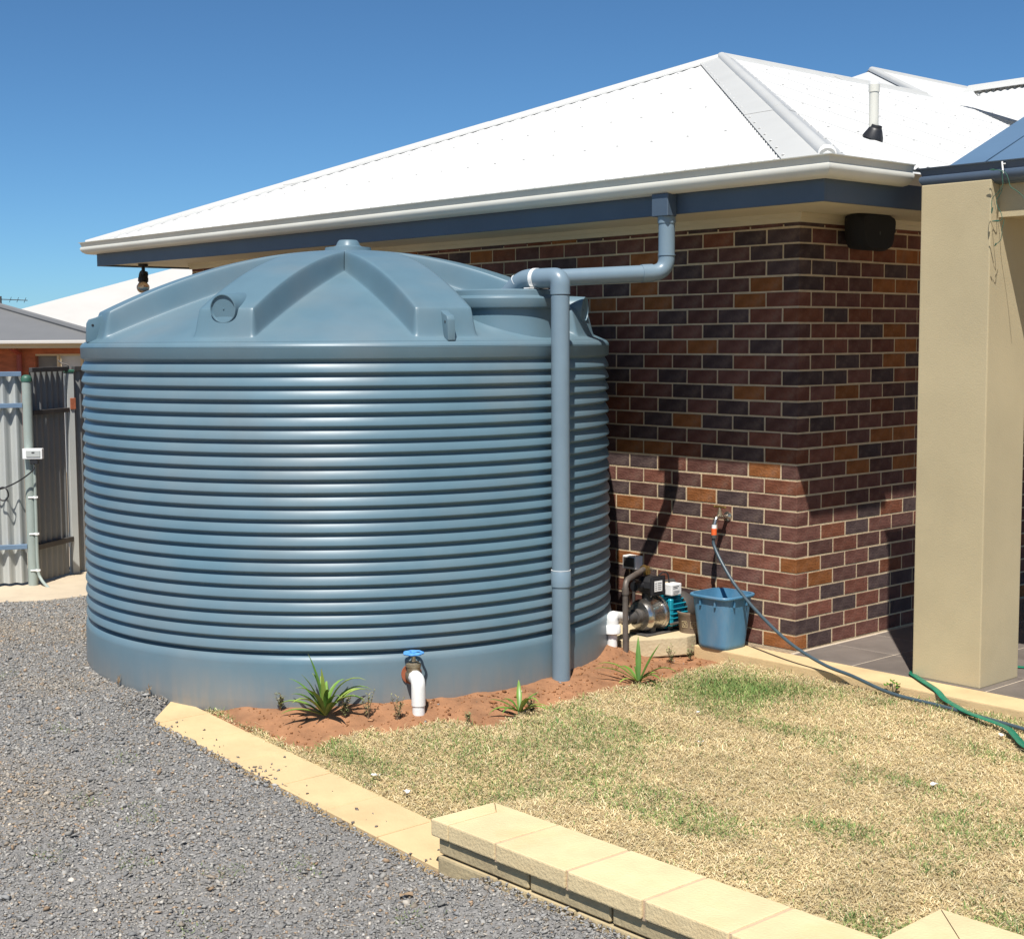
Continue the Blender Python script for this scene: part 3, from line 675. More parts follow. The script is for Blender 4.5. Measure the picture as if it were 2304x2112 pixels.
# galvanised riser from soil to pump
ri = E('riser_pipe', 'dull grey steel riser pipe bending over to the pump controller', 'pipe', (-.665,-.715,0))
MB().tube(fillet([(-.665,-.715,-.08),(-.667,-.716,.415),(PX,-.43,.445)], .05, 8), .0165, 16).build('pipe', 'galv', ri, 40)
MB().tube([(-.666,-.7155,.335),(-.667,-.716,.372)], .0205, 16).build('socket', 'galv', ri, 40)
MB().tube([(PX+.012,-.462,.442),(PX+.005,-.443,.444)], .024, 16).build('union_ring', 'brass', ri, 40)
MB().tube([(PX,-.425,.45),(PX,-.415,.41)], .022, 14).build('tee', 'brass', ri, 40)
MB().tube([(PX,-.415,.445),(PX+.05,-.405,.435)], .006, 8).build('tap_lever', 'chrome', ri, 40)
pc = E('suction_pipe', 'white plastic pipe with ribbed union and elbow beside the tank foot', 'pipe', (-.725,-.765,0))
MB().tube([(-.725,-.765,-.06),(-.725,-.765,.10)], .030, 22).build('pipe', 'white', pc, 40)
un = MB(); pr_ = []
vs = []; fs = []; n = 48
for z, rr_ in ((.105,.044),(.110,.050),(.148,.050),(.155,.044),(.160,.038),(.185,.038)):
    for k in range(n): a = 2*PI*k/n; q = rr_-(.0022 if (k % 3 == 0 and .108 < z < .15) else 0); vs.append((-.725+q*math.cos(a), -.765+q*math.sin(a), z))
for i in range(5):
    for k in range(n): fs.append((i*n+k, i*n+(k+1) % n, (i+1)*n+(k+1) % n, (i+1)*n+k))
un.add(vs, fs+[tuple(range(n))]).build('union', 'white', pc, 40)
MB().tube(fillet([(-.725,-.765,.165),(-.725,-.765,.205),(PX,-.60,PZ)], .045, 8), .034, 22).build('elbow', 'white', pc, 40)
# junction box on the wall
jb = E('wall_power_box', 'small grey power box on the brick wall above the pump', 'box', (-1.24,0,.39))
MB().box((-1.31,-.07,.345), (-1.195,-.003,.43)).build('case', 'white', jb, bevel=.006, seg=2)
MB().box((-1.30,-.076,.36), (-1.205,-.0705,.42)).build('cover', 'dark_grey', jb, bevel=.003)
MB().tube([(-1.25,-.03,.346),(-1.25,-.03,.02)], .010, 10).build('conduit', 'dark_grey', jb, 40)
# pot and bucket
pt = E('clay_pot', 'squat brown pot with embossed square motifs behind the blue bucket', 'pot', (-.625,-.165,.04))
MB().lathe([(.075,.045),(.085,.048),(.100,.155),(.106,.165),(.106,.175),(.098,.177),(.094,.16),(.08,.06),(.002,.06)], 40, (-.625,-.165,0)).build('vessel', 'pot', pt, 40)
mo = MB()
for a in (-50, -85, -15, 20):
    d = Vector((math.cos(rad(a)), math.sin(rad(a)), 0)); s_ = Vector((-d.y, d.x, 0)); c = Vector((-.625,-.165,.105))+d*.0925
    for (r1, nn, ph_) in ((.025, 4, PI/4), (.010, 12, 0)):
        mo.tube([c+s_*(r1*math.cos(t))+Vector((0,0,r1*math.sin(t)))+d*(r1*math.sin(t)*.14) for t in [ph_+2*PI*k/nn for k in range(nn+1)]], .0022, 6, cap=False)
mo.build('motif', 'block', pt)
bu = E('bucket', 'square blue plastic bucket standing below the garden tap', 'bucket', (-.385,-.19,.0))
def rsq(r, n=48, bow=.05):
    out = []
    for k in range(n):
        a = 2*PI*k/n; c, s_ = math.cos(a), math.sin(a); p = 5.2
        q = r/((abs(c)**p+abs(s_)**p)**(1/p)); out.append((q*c, q*s_))
    return out
def loft(rows, name, mat, parent, o=(0,0,0), closeb=True, closet=False, sm=40):
    vs = []; fs = []; n = len(rsq(1))
    for r, z in rows:
        for (x, y) in rsq(r): vs.append((o[0]+x, o[1]+y, o[2]+z))
    for i in range(len(rows)-1):
        for k in range(n): fs.append((i*n+k, i*n+(k+1) % n, (i+1)*n+(k+1) % n, (i+1)*n+k))
    if closeb: fs.append(tuple(range(n)))
    if closet: fs.append(tuple(range((len(rows)-1)*n, len(rows)*n)))
    return MB().add(vs, fs).build(name, mat, parent, sm)
loft([(.098,.004),(.102,.0),(.106,.004),(.110,.02),(.1105,.03),(.137,.30),(.140,.302),(.140,.315),(.137,.315),(.107,.03),(.10,.018)], 'shell', 'bucket', bu, (-.385,-.19,.0), True, True)
loft([(.139,.302),(.150,.300),(.153,.304),(.153,.313),(.150,.317),(.139,.3165)], 'rim', 'bucket', bu, (-.385,-.19,.0), False)
rb = MB()
for (dx, dy) in ((.139,-.06),(.139,.05),(.06,-.139),(-.05,-.139)):
    rb.box((-.385+dx-.004,-.19+dy-.004,.255), (-.385+dx+.006,-.19+dy+.004,.303))
rb.build('rim_gusset', 'bucket', bu)
# garden tap
ga = E('garden_tap', 'old brass garden tap on the brick wall with orange hose connector', 'tap', (-.505,0,.75))
MB().lathe([(.030,0),(.028,.006),(.014,.012),(.012,.05)], 20, (-.505,.0,.742), (0,-1,0)).build('wall_flange', 'chrome', ga, 40)
MB().tube(fillet([(-.505,-.04,.742),(-.505,-.105,.748),(-.505,-.125,.70)], .03, 8), [.0125]*0+[.0135]*11, 14).build('spout', 'chrome', ga, 40)
MB().tube([(-.505,-.075,.748),(-.505,-.075,.762),(-.505,-.075,.790),(-.505,-.075,.80)], [.017,.015,.009,.006], 10).build('spindle', 'bronze', ga, 40)
th_ = MB().tube([(-.545,-.075,.803),(-.505,-.075,.806),(-.465,-.075,.803)], [.006,.007,.006], 10)
for s_ in (-1, 1): th_.lathe([(.002,-.008),(.008,-.003),(.008,.003),(.002,.008)], 10, (-.505+s_*.04,-.075,.804))
th_.build('tap_handle', 'brass', ga, 40)
MB().tube([(-.505,-.124,.702),(-.505,-.126,.678)], .015, 16).build('nozzle', 'white', ga, 40)
MB().tube([(-.505,-.126,.680),(-.505,-.127,.640)], .0165, 16).build('hose_connector', 'orange', ga, 40)
MB().tube([(-.505,-.127,.641),(-.504,-.128,.622)], .0175, 16).build('connector_collar', 'dark_grey', ga, 40)
hs = MB().tube(smooth_path([(-.504,-.128,.63),(-.50,-.132,.58),(-.42,-.145,.475),(-.29,-.17,.355),(-.09,-.215,.235),(.17,-.275,.118),(.42,-.305,.042),(.625,-.325,.014),(.90,-.375,-.022),(1.22,-.40,-.028),(1.70,-.50,-.026),(2.3,-.63,-.028),(3.0,-.60,-.028),(3.8,-.8,-.028)], 9), .0095, 12).build('garden_hose', 'hose', None, 60)
tag(hs, 'thin blue-grey garden hose hanging from the tap and trailing over the lawn', 'hose')
gh = MB().tube(smooth_path([(1.9,.95,.008),(1.45,.70,.008),(1.08,.53,.008),(.82,.40,.008),(.755,.2,.008),(.78,.0,.010),(.88,-.10,.012),(1.08,-.255,.012),(1.17,-.315,-.012),(1.27,-.375,-.018),(1.36,-.44,-.016),(1.47,-.50,-.012),(1.58,-.535,-.014),(1.68,-.60,-.010),(1.78,-.70,-.016),(1.9,-.82,-.014),(2.2,-1.0,-.02),(2.8,-1.5,-.02)], 8), .01, 12, flat=(.018,.0045)).build('flat_hose', 'green_hose', None, 60)
tag(gh, 'flat green hose running from behind the pillar onto the lawn', 'hose')

# ------------------------------------------------------------------ things fixed under the eaves
ws = E('outdoor_speaker', 'black outdoor speaker hung under the eave beside the pillar', 'speaker', (.09,.455,2.4))
n = 8; vs = []
rows = [(.0,.065,.08,2.375,.008),(.03,.11,.098,2.375,.0),(.10,.165,.105,2.372,0),(.155,.172,.108,2.37,0),(.19,.15,.094,2.368,0)]
mb = MB(); vs = []; fs = []; nn = 40
for (dx, hw_, hh, cz, _) in rows:
    for k in range(nn):
        a = 2*PI*k/nn; c, s_ = math.cos(a), math.sin(a); p = 5.
        q = 1/((abs(c)**p+abs(s_)**p)**(1/p)); tp = 1+.14*(q*s_)
        vs.append((.03+dx, .455+hw_*q*c*tp, cz+.035+hh*q*s_))
for i in range(len(rows)-1):
    for k in range(nn): fs.append((i*nn+k, i*nn+(k+1) % nn, (i+1)*nn+(k+1) % nn, (i+1)*nn+k))
fs += [tuple(range(nn)), tuple(range((len(rows)-1)*nn, len(rows)*nn))]
MB().add(vs, fs).build('cabinet', 'speaker', ws, 40)
MB().box((.003,.42,2.365), (.032,.49,2.435)).build('bracket', 'black', ws, bevel=.003)
MB().box((.2205,.452,2.387), (.2215,.460,2.407)).build('badge', 'dark_grey', ws)
fl = E('eave_lamp', 'bare bulb on a dark swivel lamp holder under the far eave corner', 'lamp', (-7.03,-.36,2.5))
MB().lathe([(.045,2.503),(.045,2.478),(.038,2.474),(.016,2.470)], 20, (-7.03,-.36,0)).build('mounting_plate', 'black', fl, 40)
MB().tube([(-7.03,-.36,2.475),(-7.03,-.36,2.41)], .016, 12).build('stem', 'black', fl, 40)
MB().tube([(-7.03,-.385,2.405),(-7.03,-.335,2.395)], .042, 14).build('swivel', 'black', fl, 40)
MB().tube([(-7.03,-.36,2.41),(-7.025,-.365,2.375),(-7.02,-.37,2.345),(-7.018,-.372,2.335)], [.028,.046,.046,.034], 16).build('lamp_holder', 'black', fl, 40)
MB().lathe([(.026,2.345),(.036,2.335),(.056,2.305),(.058,2.288),(.050,2.262),(.032,2.244),(.002,2.238)], 24, (-7.016,-.374,0)).build('bulb', 'glass', fl, 60)
# fairy-light string on the blue gutter
ls = E('fairy_light_string', 'short tangle of green fairy light wire hanging from the blue gutter', 'light string', (1.31,-.16,2.6))
def g2(p, q, y=-.085): return (1.285+(p-2262)/302., y, 2.597-(q-385)/447.)
MB().tube([g2(2258,356,-.065),g2(2260,372,-.068),g2(2261,382,-.072)], .0045, 8).tube([g2(2258,361,-.066),g2(2264,361,-.066)], .003, 6).build('gutter_clip', 'white', ls, 40)
for pts in ([(2261,376),(2262,392),(2264,405),(2262,415),(2257,424),(2250,434),(2249,446),(2250,456)], [(2261,376),(2268,384),(2273,398),(2277,413),(2288,424),(2298,436),(2304,448),(2312,470)],
            [(2262,415),(2260,425),(2254,440),(2257,455),(2263,468),(2266,482),(2262,487)], [(2263,508),(2263,520),(2262,528),(2258,535)], [(2266,482),(2265,496),(2263,508)], [(2261,378),(2254,374),(2245,373)]):
    MB().tube(smooth_path([g2(a, b, -.078-.004*i) for i, (a, b) in enumerate(pts)], 4), .0018, 6).build('wire', 'wire', ls, 60)
for a, b in (((2250,456),(2249,469)), ((2261,486),(2250,486)), ((2258,535),(2255,541)), ((2252,374),(2244,373))):
    MB().tube([g2(*a, -.10), g2((a[0]+b[0])/2, (a[1]+b[1])/2, -.10), g2(*b, -.10)], [.0042,.004,.002], 8).build('bulb', 'wire', ls, 60)

# ------------------------------------------------------------------ fence, gate, outlet
def corr_panel(a, b, z0, z1, name, mat, parent, amp=.011, sub=8, tilt=0, pitch=.0762, phase=0):
    a = Vector(a); b = Vector(b); d = (b-a); L = d.length; d.normalize(); nrm = Vector((d.y, -d.x, 0)); n = int(L/pitch*sub); vs = []; fs = []
    for i in range(n+1):
        s_ = L*i/n; w = amp*math.cos(2*PI*(s_+phase)/pitch); p = a+d*s_+nrm*w
        vs += [(p.x,p.y,z0),(p.x,p.y,z1)]
    fs = [(2*i, 2*i+2, 2*i+3, 2*i+1) for i in range(n)]
    return MB().add(vs, fs).build(name, mat, parent, 60)
FB = -.06
PA = Vector((-5.585,-2.115,0)); PG = Vector((-5.90,-1.63,0)); PL = Vector((-6.15,-3.35,0))
dF = (PL-PA).normalized(); nF = Vector((-dF.y, dF.x, 0)); nF = nF if nF.dot(Vector((.745,-.667,0))) > 0 else -nF
fe = E('metal_fence', 'pale corrugated metal fence with blue-grey rails at the left edge', 'fence', (PA.x+dF.x*.4, PA.y+dF.y*.4, FB))
corr_panel(PA+dF*.04+nF*-.03, PL+nF*-.03, FB+.03, 1.575, 'sheet', 'fence_light', fe, amp=.024, pitch=.088)
def rail(a, b, z, h, t, name, mat, parent, nrm, off):
    a = Vector(a)+nrm*off; b = Vector(b)+nrm*off; q = [a, b, b+nrm*t, a+nrm*t]
    return MB().prism([(p.x, p.y) for p in q], z, z+h).build(name, mat, parent, bevel=.002)
for z, h in ((1.548,.035), (1.31,.035), (.235,.035)): rail(PA+dF*.035, PL, z, h, .035, 'rail', 'fence_rail', fe, nF, -.012)
fp = E('fence_post', 'round-capped grey-green metal fence post carrying the white outlet box', 'post', (PA.x, PA.y, FB))
MB().tube([(PA.x,PA.y,FB-.1),(PA.x,PA.y,1.53)], .037, 20).build('shaft', 'fence_post', fp, 40)
MB().lathe([(.041,1.507),(.042,1.53),(.036,1.547),(.018,1.557),(.001,1.559)], 20, (PA.x,PA.y,0)).build('post_cap', 'wire', fp, 50)
dG = (PG-PA).normalized(); nG = Vector((dG.y, -dG.x, 0)); nG = nG if nG.dot(Vector((.745,-.667,0))) > 0 else -nG
gt = E('corrugated_gate', 'corrugated metal gate panel between the fence posts, colour darkened for grazing sun', 'gate', ((PA.x+PG.x)/2, (PA.y+PG.y)/2, FB))
corr_panel(PA+dG*.05-nG*.02, PG-dG*.03-nG*.02, FB+.02, 1.60, 'sheet', 'fence_dark', gt, amp=.010)
for z, h in ((1.575,.035), (1.25,.035), (.215,.04)): rail(PA+dG*.05, PG-dG*.03, z, h, .028, 'rail', 'dark_grey', gt, nG, -.008)
gp = E('gate_post', 'pale square metal gate post with rusty hinge right beside the tank', 'post', (PG.x, PG.y, FB))
MB().box((PG.x-.03,PG.y-.03,FB-.1), (PG.x+.03,PG.y+.03,1.56)).build('shaft', 'fence_light', gp, bevel=.004)
MB().box((PG.x-.036,PG.y-.036,1.56), (PG.x+.036,PG.y+.036,1.585)).build('post_cap', 'wire', gp, bevel=.006)
MB().box((PG.x+.0305,PG.y-.01,1.27), (PG.x+.042,PG.y+.035,1.36)).build('hinge', 'rust', gp, bevel=.003)
MB().tube(smooth_path([(PG.x,PG.y,1.585),(PG.x+.01,PG.y-.01,1.62),(PG.x-.03,PG.y-.04,1.635),(PG.x-.05,PG.y-.06,1.66)], 5), .006, 8).build('tie_wire', 'galv', gp, 40)
f2 = E('side_fence', 'darker corrugated fence panel running behind the tank from the gate post', 'fence', (PG.x-.4, PG.y+.6, FB))
corr_panel(PG+dG*.04, PG+Vector((-.5,1.75,0)), FB+.02, 1.60, 'sheet', 'fence_dark', f2)
rail(PG+dG*.04, PG+Vector((-.5,1.75,0)), 1.575, .035, .03, 'rail', 'dark_grey', f2, nG, 0)
ob = E('power_outlet', 'white weatherproof power outlet box on the fence post', 'power outlet', (PA.x+.05, PA.y-.03, 1.0))
c = PA+nF*.045+Vector((.03,.04,0)); sd = Vector((.667,.745,0)); nd = Vector((.745,-.667,0))
def obox(c, w0, w1, d0, d1, z0, z1):
    q = [c+sd*w0+nd*d0, c+sd*w1+nd*d0, c+sd*w1+nd*d1, c+sd*w0+nd*d1]; return MB().prism([(p.x, p.y) for p in q], z0, z1)
obox(c,-.085,.065,-.0,.05,.925,1.005).build('case', 'white', ob, bevel=.006, seg=2)
obox(c,-.055,.052,.0505,.056,.94,.99).build('cover', 'fence_light', ob, bevel=.003)
obox(c,-.012,.010,.0565,.058,.970,.980).build('switch', 'dark_grey', ob)
obox(c,-.03,.03,.012,.045,.885,.924).build('plug', 'black', ob, bevel=.004)
cb = MB().tube(smooth_path([c+sd*.0+nd*.03+Vector((0,0,.89)), c+sd*-.01+nd*.05+Vector((0,0,.84)), c+sd*-.10+nd*.06+Vector((0,0,.77)), c+sd*-.20+nd*.06+Vector((0,0,.72)), c+sd*-.28+nd*.06+Vector((0,0,.70)), c+sd*-.40+nd*.06+Vector((0,0,.72))], 7), .006, 8)
lc = c+sd*-.235+nd*.065+Vector((0,0,.665))
cb.tube([lc+sd*(.04*math.cos(t))+Vector((0,0,.05*math.sin(t)))+nd*(.004*math.sin(3*t)) for t in [k*2*PI/40 for k in range(61)]], .006, 8)
tag(cb.build('power_cable', 'black', None, 60), 'black power cable looping from the outlet box across the pale fence', 'cable')
cd = E('electrical_conduit', 'grey conduit clipped down the fence post below the outlet box', 'conduit', (PA.x+.05, PA.y+.05, FB))
k0 = PA+sd*.045+nd*.02
MB().tube(smooth_path([k0+Vector((0,0,.89)), k0+Vector((0,0,.5)), k0+Vector((0,0,.1)), k0+sd*.03+nd*.02+Vector((0,0,.0)), k0+sd*.12+nd*.10+Vector((0,0,-.065))], 8), .012, 10).build('pipe', 'fence_post', cd, 40)
for z in (.62, .34, .06): MB().tube([k0+Vector((0,0,z)), k0+Vector((0,0,z+.018))], .017, 10).tube([k0-sd*.05+nd*.02+Vector((0,0,z+.009)), k0+sd*.02+nd*.005+Vector((0,0,z+.009))], .006, 6).build('clip', 'white', cd, 40)
cs = struct(MB().prism([(-6.9,-3.9),(-5.35,-3.15),(-4.83,-2.34),(-4.75,-1.2),(-5.6,-.4),(-7.6,-.4)], -.2, [-.068,-.052,-.038,-.034,-.045,-.066]).build('concrete_path', 'concrete'))

# ------------------------------------------------------------------ neighbours
def local(o, yaw): o.rotation_euler = (0, 0, yaw)
nb = E('neighbour_house', 'red brick neighbour house with plain grey roof beyond the fence', 'house', (-19.48, 3.45, -.45))
class LB(MB):
    def build(s, name, mat, parent, **k):
        L = wloc(parent); s.v = [(a[0]+L[0], a[1]+L[1], a[2]+.45+L[2]) for a in s.v]; return MB.build(s, name, mat, parent, **k)
wl = LB().box((-8,.05,-.45), (.58,.25,1.72)).box((.58,.05,1.60), (4,.25,1.72)).build('wall', 'red_brick_far', nb)
LB().box((-8,-.42,1.70), (2.0,.04,1.705)).build('soffit', 'cream_fascia', nb)
LB().box((-8,-.45,1.705), (2.02,-.42,1.80)).build('fascia', 'cream_fascia', nb)
LB().box((-8,-.55,1.775), (2.1,-.455,1.835)).build('gutter', 'far_white_roof', nb, bevel=.01)
LB().prism([(-8,-.50),(2.05,-.50),(-2.75,4.3),(-8,4.3)], [1.81,1.81,2.86,2.86], [1.83,1.83,2.88,2.88]).build('roof', 'grey_roof', nb)
LB().tube([(2.07,-.5,1.86),(-2.75,4.3,2.90)], .06, 8).build('hip_cap', 'grey_roof', nb)
LB().tube([(.33,-.03,-.45),(.33,-.03,1.62),(.30,-.35,1.72)], .05, 10).build('downpipe', 'red_pipe', nb)
sh = LB().box((.60,.16,.2), (.96,.20,1.60)).build('window_shutter', 'shutter', nb)
LB().box((.575,.06,1.57), (1.39,.12,1.61)).box((.955,.04,.2), (.995,.12,1.57)).box((1.36,.04,.2), (1.40,.12,1.57)).build('window_frame', 'cream_fascia', nb)
LB().box((1.0,.14,-.45), (1.36,.18,1.57)).build('door', 'pale_door', nb)
LB().box((1.40,.10,-.45), (4,.14,1.60)).build('garage_door', 'pale_door', nb)
nb.rotation_euler = (0, 0, YAW)
n2 = E('white_roof_house', 'distant house with pale white roof behind the grey roof', 'house', (-33.3, 9.2, -.45))
LB().box((-1,.3,-.45), (14,.5,2.1)).build('wall', 'cream_fascia', n2)
LB().prism([(-1.6,0),(14,0),(14,7.5),(5.9,7.5)], [2.1,2.1,4.85,4.85], [2.13,2.13,4.88,4.88]).build('roof', 'far_white_roof', n2)
LB().box((-1.6,-.1,2.03), (14,.0,2.13)).build('gutter', 'far_white_roof', n2)
n2.rotation_euler = (0, 0, YAW)
an = E('tv_antenna', 'thin rooftop television antenna against the sky at the left edge', 'antenna', (-24.36, 5.52, 2.3))
MB().tube([(-24.36,5.52,2.0),(-24.36,5.52,2.75)], .02, 6).build('mast', 'dark_grey', an)
MB().tube([(-24.36-.2,5.52-.22,2.70),(-24.36+.37,5.52+.41,2.66)], .008, 6).build('boom', 'dark_grey', an)
for t in (0.0, .2, .35, .5): MB().tube([(-24.36+.667*t-.05,5.52+.745*t,2.69-.05*t-.05),(-24.36+.667*t+.05,5.52+.745*t,2.69-.05*t+.05)], .005, 5).build('element', 'dark_grey', an)

# ------------------------------------------------------------------ scattered matter: numpy meshes
def bulk(name, V, F, Cc, mat, parent=None, smooth=False):
    me = bpy.data.meshes.new(name); nv = len(V); nf, k = F.shape
    me.vertices.add(nv); me.vertices.foreach_set('co', np.ascontiguousarray(V, np.float32).ravel())
    me.loops.add(nf*k); me.loops.foreach_set('vertex_index', np.ascontiguousarray(F, np.int32).ravel())
    me.polygons.add(nf); me.polygons.foreach_set('loop_start', np.arange(0, nf*k, k, dtype=np.int32))
    me.update(calc_edges=True)
    if Cc is not None:
        ca_ = me.color_attributes.new('Col', 'FLOAT_COLOR', 'POINT')
        ca_.data.foreach_set('color', np.concatenate([Cc, np.ones((nv, 1))], 1).astype(np.float32).ravel())
    me.validate()
    return link(name, me, mat, parent, 180 if smooth else None)
OCT = np.array([(1,0,0),(0,1,0),(-1,0,0),(0,-1,0),(0,0,1),(0,0,-1)], float)*1.25
CF = np.array([(0,1,4),(1,2,4),(2,3,4),(3,0,4),(1,0,5),(2,1,5),(3,2,5),(0,3,5)])
def rotm(n, tiltmax):
    a = RNG.uniform(0, 2*PI, n); b = RNG.normal(0, tiltmax, n); c_ = RNG.normal(0, tiltmax, n)
    ca_, sa = np.cos(a), np.sin(a); z = np.zeros(n); o = np.ones(n)
    Rz = np.stack([ca_,-sa,z, sa,ca_,z, z,z,o], 1).reshape(n,3,3)
    Rx = np.stack([o,z,z, z,np.cos(b),-np.sin(b), z,np.sin(b),np.cos(b)], 1).reshape(n,3,3)
    Ry = np.stack([np.cos(c_),z,np.sin(c_), z,o,z, -np.sin(c_),z,np.cos(c_)], 1).reshape(n,3,3)
    return Rz@Rx@Ry
def stones(x, y, z, size, flat, pal, w, tilt=.5):
    n = len(x); P = OCT[None].repeat(n, 0)+RNG.uniform(-.5, .5, (n,6,3))
    sc_ = np.stack([size*RNG.uniform(.65,1.5,n), size*RNG.uniform(.5,1.0,n), size*flat*RNG.uniform(.5,1.3,n)], 1)*.5
    P = P*sc_[:,None,:]; P = np.einsum('nij,nkj->nki', rotm(n, tilt), P)+np.stack([x,y,z], 1)[:,None,:]
    F = (CF[None]+6*np.arange(n)[:,None,None]).reshape(-1,3)
    pal = np.array(pal); c_ = pal[RNG.choice(len(pal), n, p=np.array(w)/sum(w))]*RNG.uniform(.7,1.3,(n,1))
    return P.reshape(-1,3), F, c_.repeat(6, 0)
PAL = [(.230,.228,.224),(.190,.193,.198),(.262,.256,.246),(.245,.212,.176),(.31,.305,.295),(.29,.21,.145),(.44,.41,.37)]
PW = [30,26,20,12,7,3.5,1.5]
def gravel_ok(x, y):
    ok = (tdist(x, y) > TR+.012) & ~((x > -1.36-(y+3.365)*1.02) & (y > -3.37) & (x < .89)) & ~((x > .86) & (y > -3.375))
    ok &= ~((x > -1.3) & (y > -3.375)); ok &= ~(inpoly(x, y, [(-6.9,-3.9),(-5.38,-3.17),(-4.86,-2.36),(-4.78,-1.2),(-5.6,-.4),(-7.6,-.4)]))
    return ok
N0 = 450000
gx = RNG.uniform(-6.4, 3.4, N0); gy = RNG.uniform(-5.9, -.6, N0)
dc = np.hypot(gx-5.0875, gy+6.7304); dl = (gx-5.0875)*(-.745)+(gy+6.73)*.667; rt = (gx-5.0875)*.667+(gy+6.73)*.745
ok = gravel_ok(gx, gy) & (dl > 3.6) & (np.abs(rt/dl) < .46) & (gx+gy*.0 < 3.4)
gx, gy = gx[ok], gy[ok]
sz = RNG.lognormal(math.log(.0100), .38, len(gx)).clip(.007, .042)
V1, F1, C1 = stones(gx, gy, gravel_z(gx, gy)+sz*RNG.uniform(-.05,.34,len(gx)), sz, .48, PAL, PW, .4)
tint = 1+.22*(vnoise(V1[:,0], V1[:,1], 1.3, 3, 5)-.5)
warm = np.clip((vnoise(V1[:,0], V1[:,1], .9, 3, 9)-.52)*3, 0, 1)[:,None]
C1 = C1*np.array([1.15,1.12,1.06])*tint[:,None]*(1+warm*np.array([.16,.02,-.16]))
gv = bulk('gravel', V1, F1, C1, 'gravel'); gv['kind'] = 'stuff'; gv['label'] = 'loose grey crushed gravel over the driveway'
# stray stones kicked onto the sandy strip
n = 75; sx = RNG.uniform(-1.4, .88, n); sy = -3.375+np.abs(RNG.normal(0, .075, n)); ok = sy < -3.09; sx, sy = sx[ok], sy[ok]
clump = RNG.random(len(sx)); sx = np.where(clump < .3, RNG.normal(-.38, .06, len(sx)), sx)
ss = RNG.uniform(.005, .016, len(sx)); V2, F2, C2 = stones(sx, sy, path_z(sx)+ss*.22, ss, .6, [(.19,.18,.17),(.15,.13,.12)], [1,1])
o = bulk('stray_gravel', V2, F2, C2, 'gravel'); o['kind'] = 'stuff'; o['label'] = 'few stray gravel chips lying on the sandy strip'
# soil clods and pebbles
n = 5200; cx_ = RNG.uniform(-1.7, .1, n); cy_ = RNG.uniform(-3.07, -.1, n)
ok = (tdist(cx_, cy_) > TR+.03) & ~inpoly(cx_, cy_, LAWN) & ~inpoly(cx_, cy_, pd) & ~((cx_ > -.50) & (cy_ > -.30)); cx_, cy_ = cx_[ok], cy_[ok]
cz_ = RNG.lognormal(math.log(.0075), .48, len(cx_)).clip(.003, .030)
V3, F3, C3 = stones(cx_, cy_, soil_z(cx_, cy_)+cz_*.16, cz_, .75, [(.29,.132,.055),(.24,.105,.043),(.34,.18,.09),(.48,.38,.27),(.22,.21,.20)], [45,30,12,2,2])
gl = cx_ < -1.05
o = bulk('soil_clods', V3, F3, C3, 'gravel'); o['kind'] = 'stuff'; o['label'] = 'red earth clods and pebbles in the bed by the tank'
# lawn blades
NG = 310000
bx = RNG.uniform(-1.4, 4.0, NG); by_ = RNG.uniform(-3.075, -.29, NG)
dl = (bx-5.0875)*(-.745)+(by_+6.73)*.667; rt = (bx-5.0875)*.667+(by_+6.73)*.745
edge = (vnoise(bx, by_, 14, 2, 4)-.5)*.07
ok = inpoly(bx+edge, by_+edge, LAWN) & (rt/dl < .66) & (dl > 3.0) & ~((bx > 2.63) & (by_ < -2.73)) & ~((bx > .86) & (by_ < -3.065))
bx, by_ = bx[ok], by_[ok]; n = len(bx)
gr = vnoise(bx*.75, by_*1.5, 2.0, 4, 2)
gpatch = np.exp(-(((bx-.22)/.42)**2+((by_+.72)/.26)**2))*1.0+np.exp(-(((bx-.15)/.35)**2+((by_+1.12)/.22)**2))*.5+np.exp(-(((bx-1.9)/.7)**2+((by_+.38)/.10)**2))*.7+np.exp(-(((bx+.35)/.5)**2+((by_+2.9)/.08)**2))*.35
gprob = np.clip((gr-.57)*2.7+.10, .03, .5)*(.72+.28*sst(-.2, 1.2, bx))+gpatch*.62
isg = RNG.random(n) < gprob
ln = RNG.uniform(.018, .040, n)*np.where(RNG.random(n) < .02, 2.0, 1.0)*np.where(isg, .95+.3*np.clip(gpatch, 0, 1), 1.0); wd = RNG.uniform(.0009, .0019, n)
az = RNG.uniform(0, 2*PI, n); el = np.where(isg, RNG.uniform(.35, 1.25, n), RNG.uniform(.02, .65, n))
zb = lawn_z(bx, by_)+RNG.uniform(.0, .016, n)
d1 = np.stack([np.cos(az)*np.cos(el), np.sin(az)*np.cos(el), np.sin(el)], 1); el2 = el-RNG.uniform(.2, 1.1, n); az2 = az+RNG.normal(0, .5, n)
d2 = np.stack([np.cos(az2)*np.cos(el2), np.sin(az2)*np.cos(el2), np.sin(el2)], 1)
sd_ = np.stack([-np.sin(az), np.cos(az), np.zeros(n)], 1)*wd[:,None]
p0 = np.stack([bx, by_, zb], 1); p1 = p0+d1*(ln*.5)[:,None]; p2 = p1+d2*(ln*.5)[:,None]
V4 = np.stack([p0-sd_*.8, p0+sd_*.8, p1+sd_, p1-sd_, p2+sd_*.25, p2-sd_*.25], 1).reshape(-1, 3)
b0 = 6*np.arange(n)[:,None]; F4 = np.concatenate([b0+np.array([[0,1,2,3]]), b0+np.array([[3,2,4,5]])], 0)
straw = np.array([(.60,.475,.255),(.68,.57,.35),(.53,.40,.205),(.42,.30,.155)])[RNG.choice(4, n, p=[.42,.28,.22,.08])]
green = np.array([(.12,.20,.05),(.18,.26,.075),(.28,.31,.11),(.085,.165,.055)])[RNG.choice(4, n, p=[.33,.3,.25,.12])]
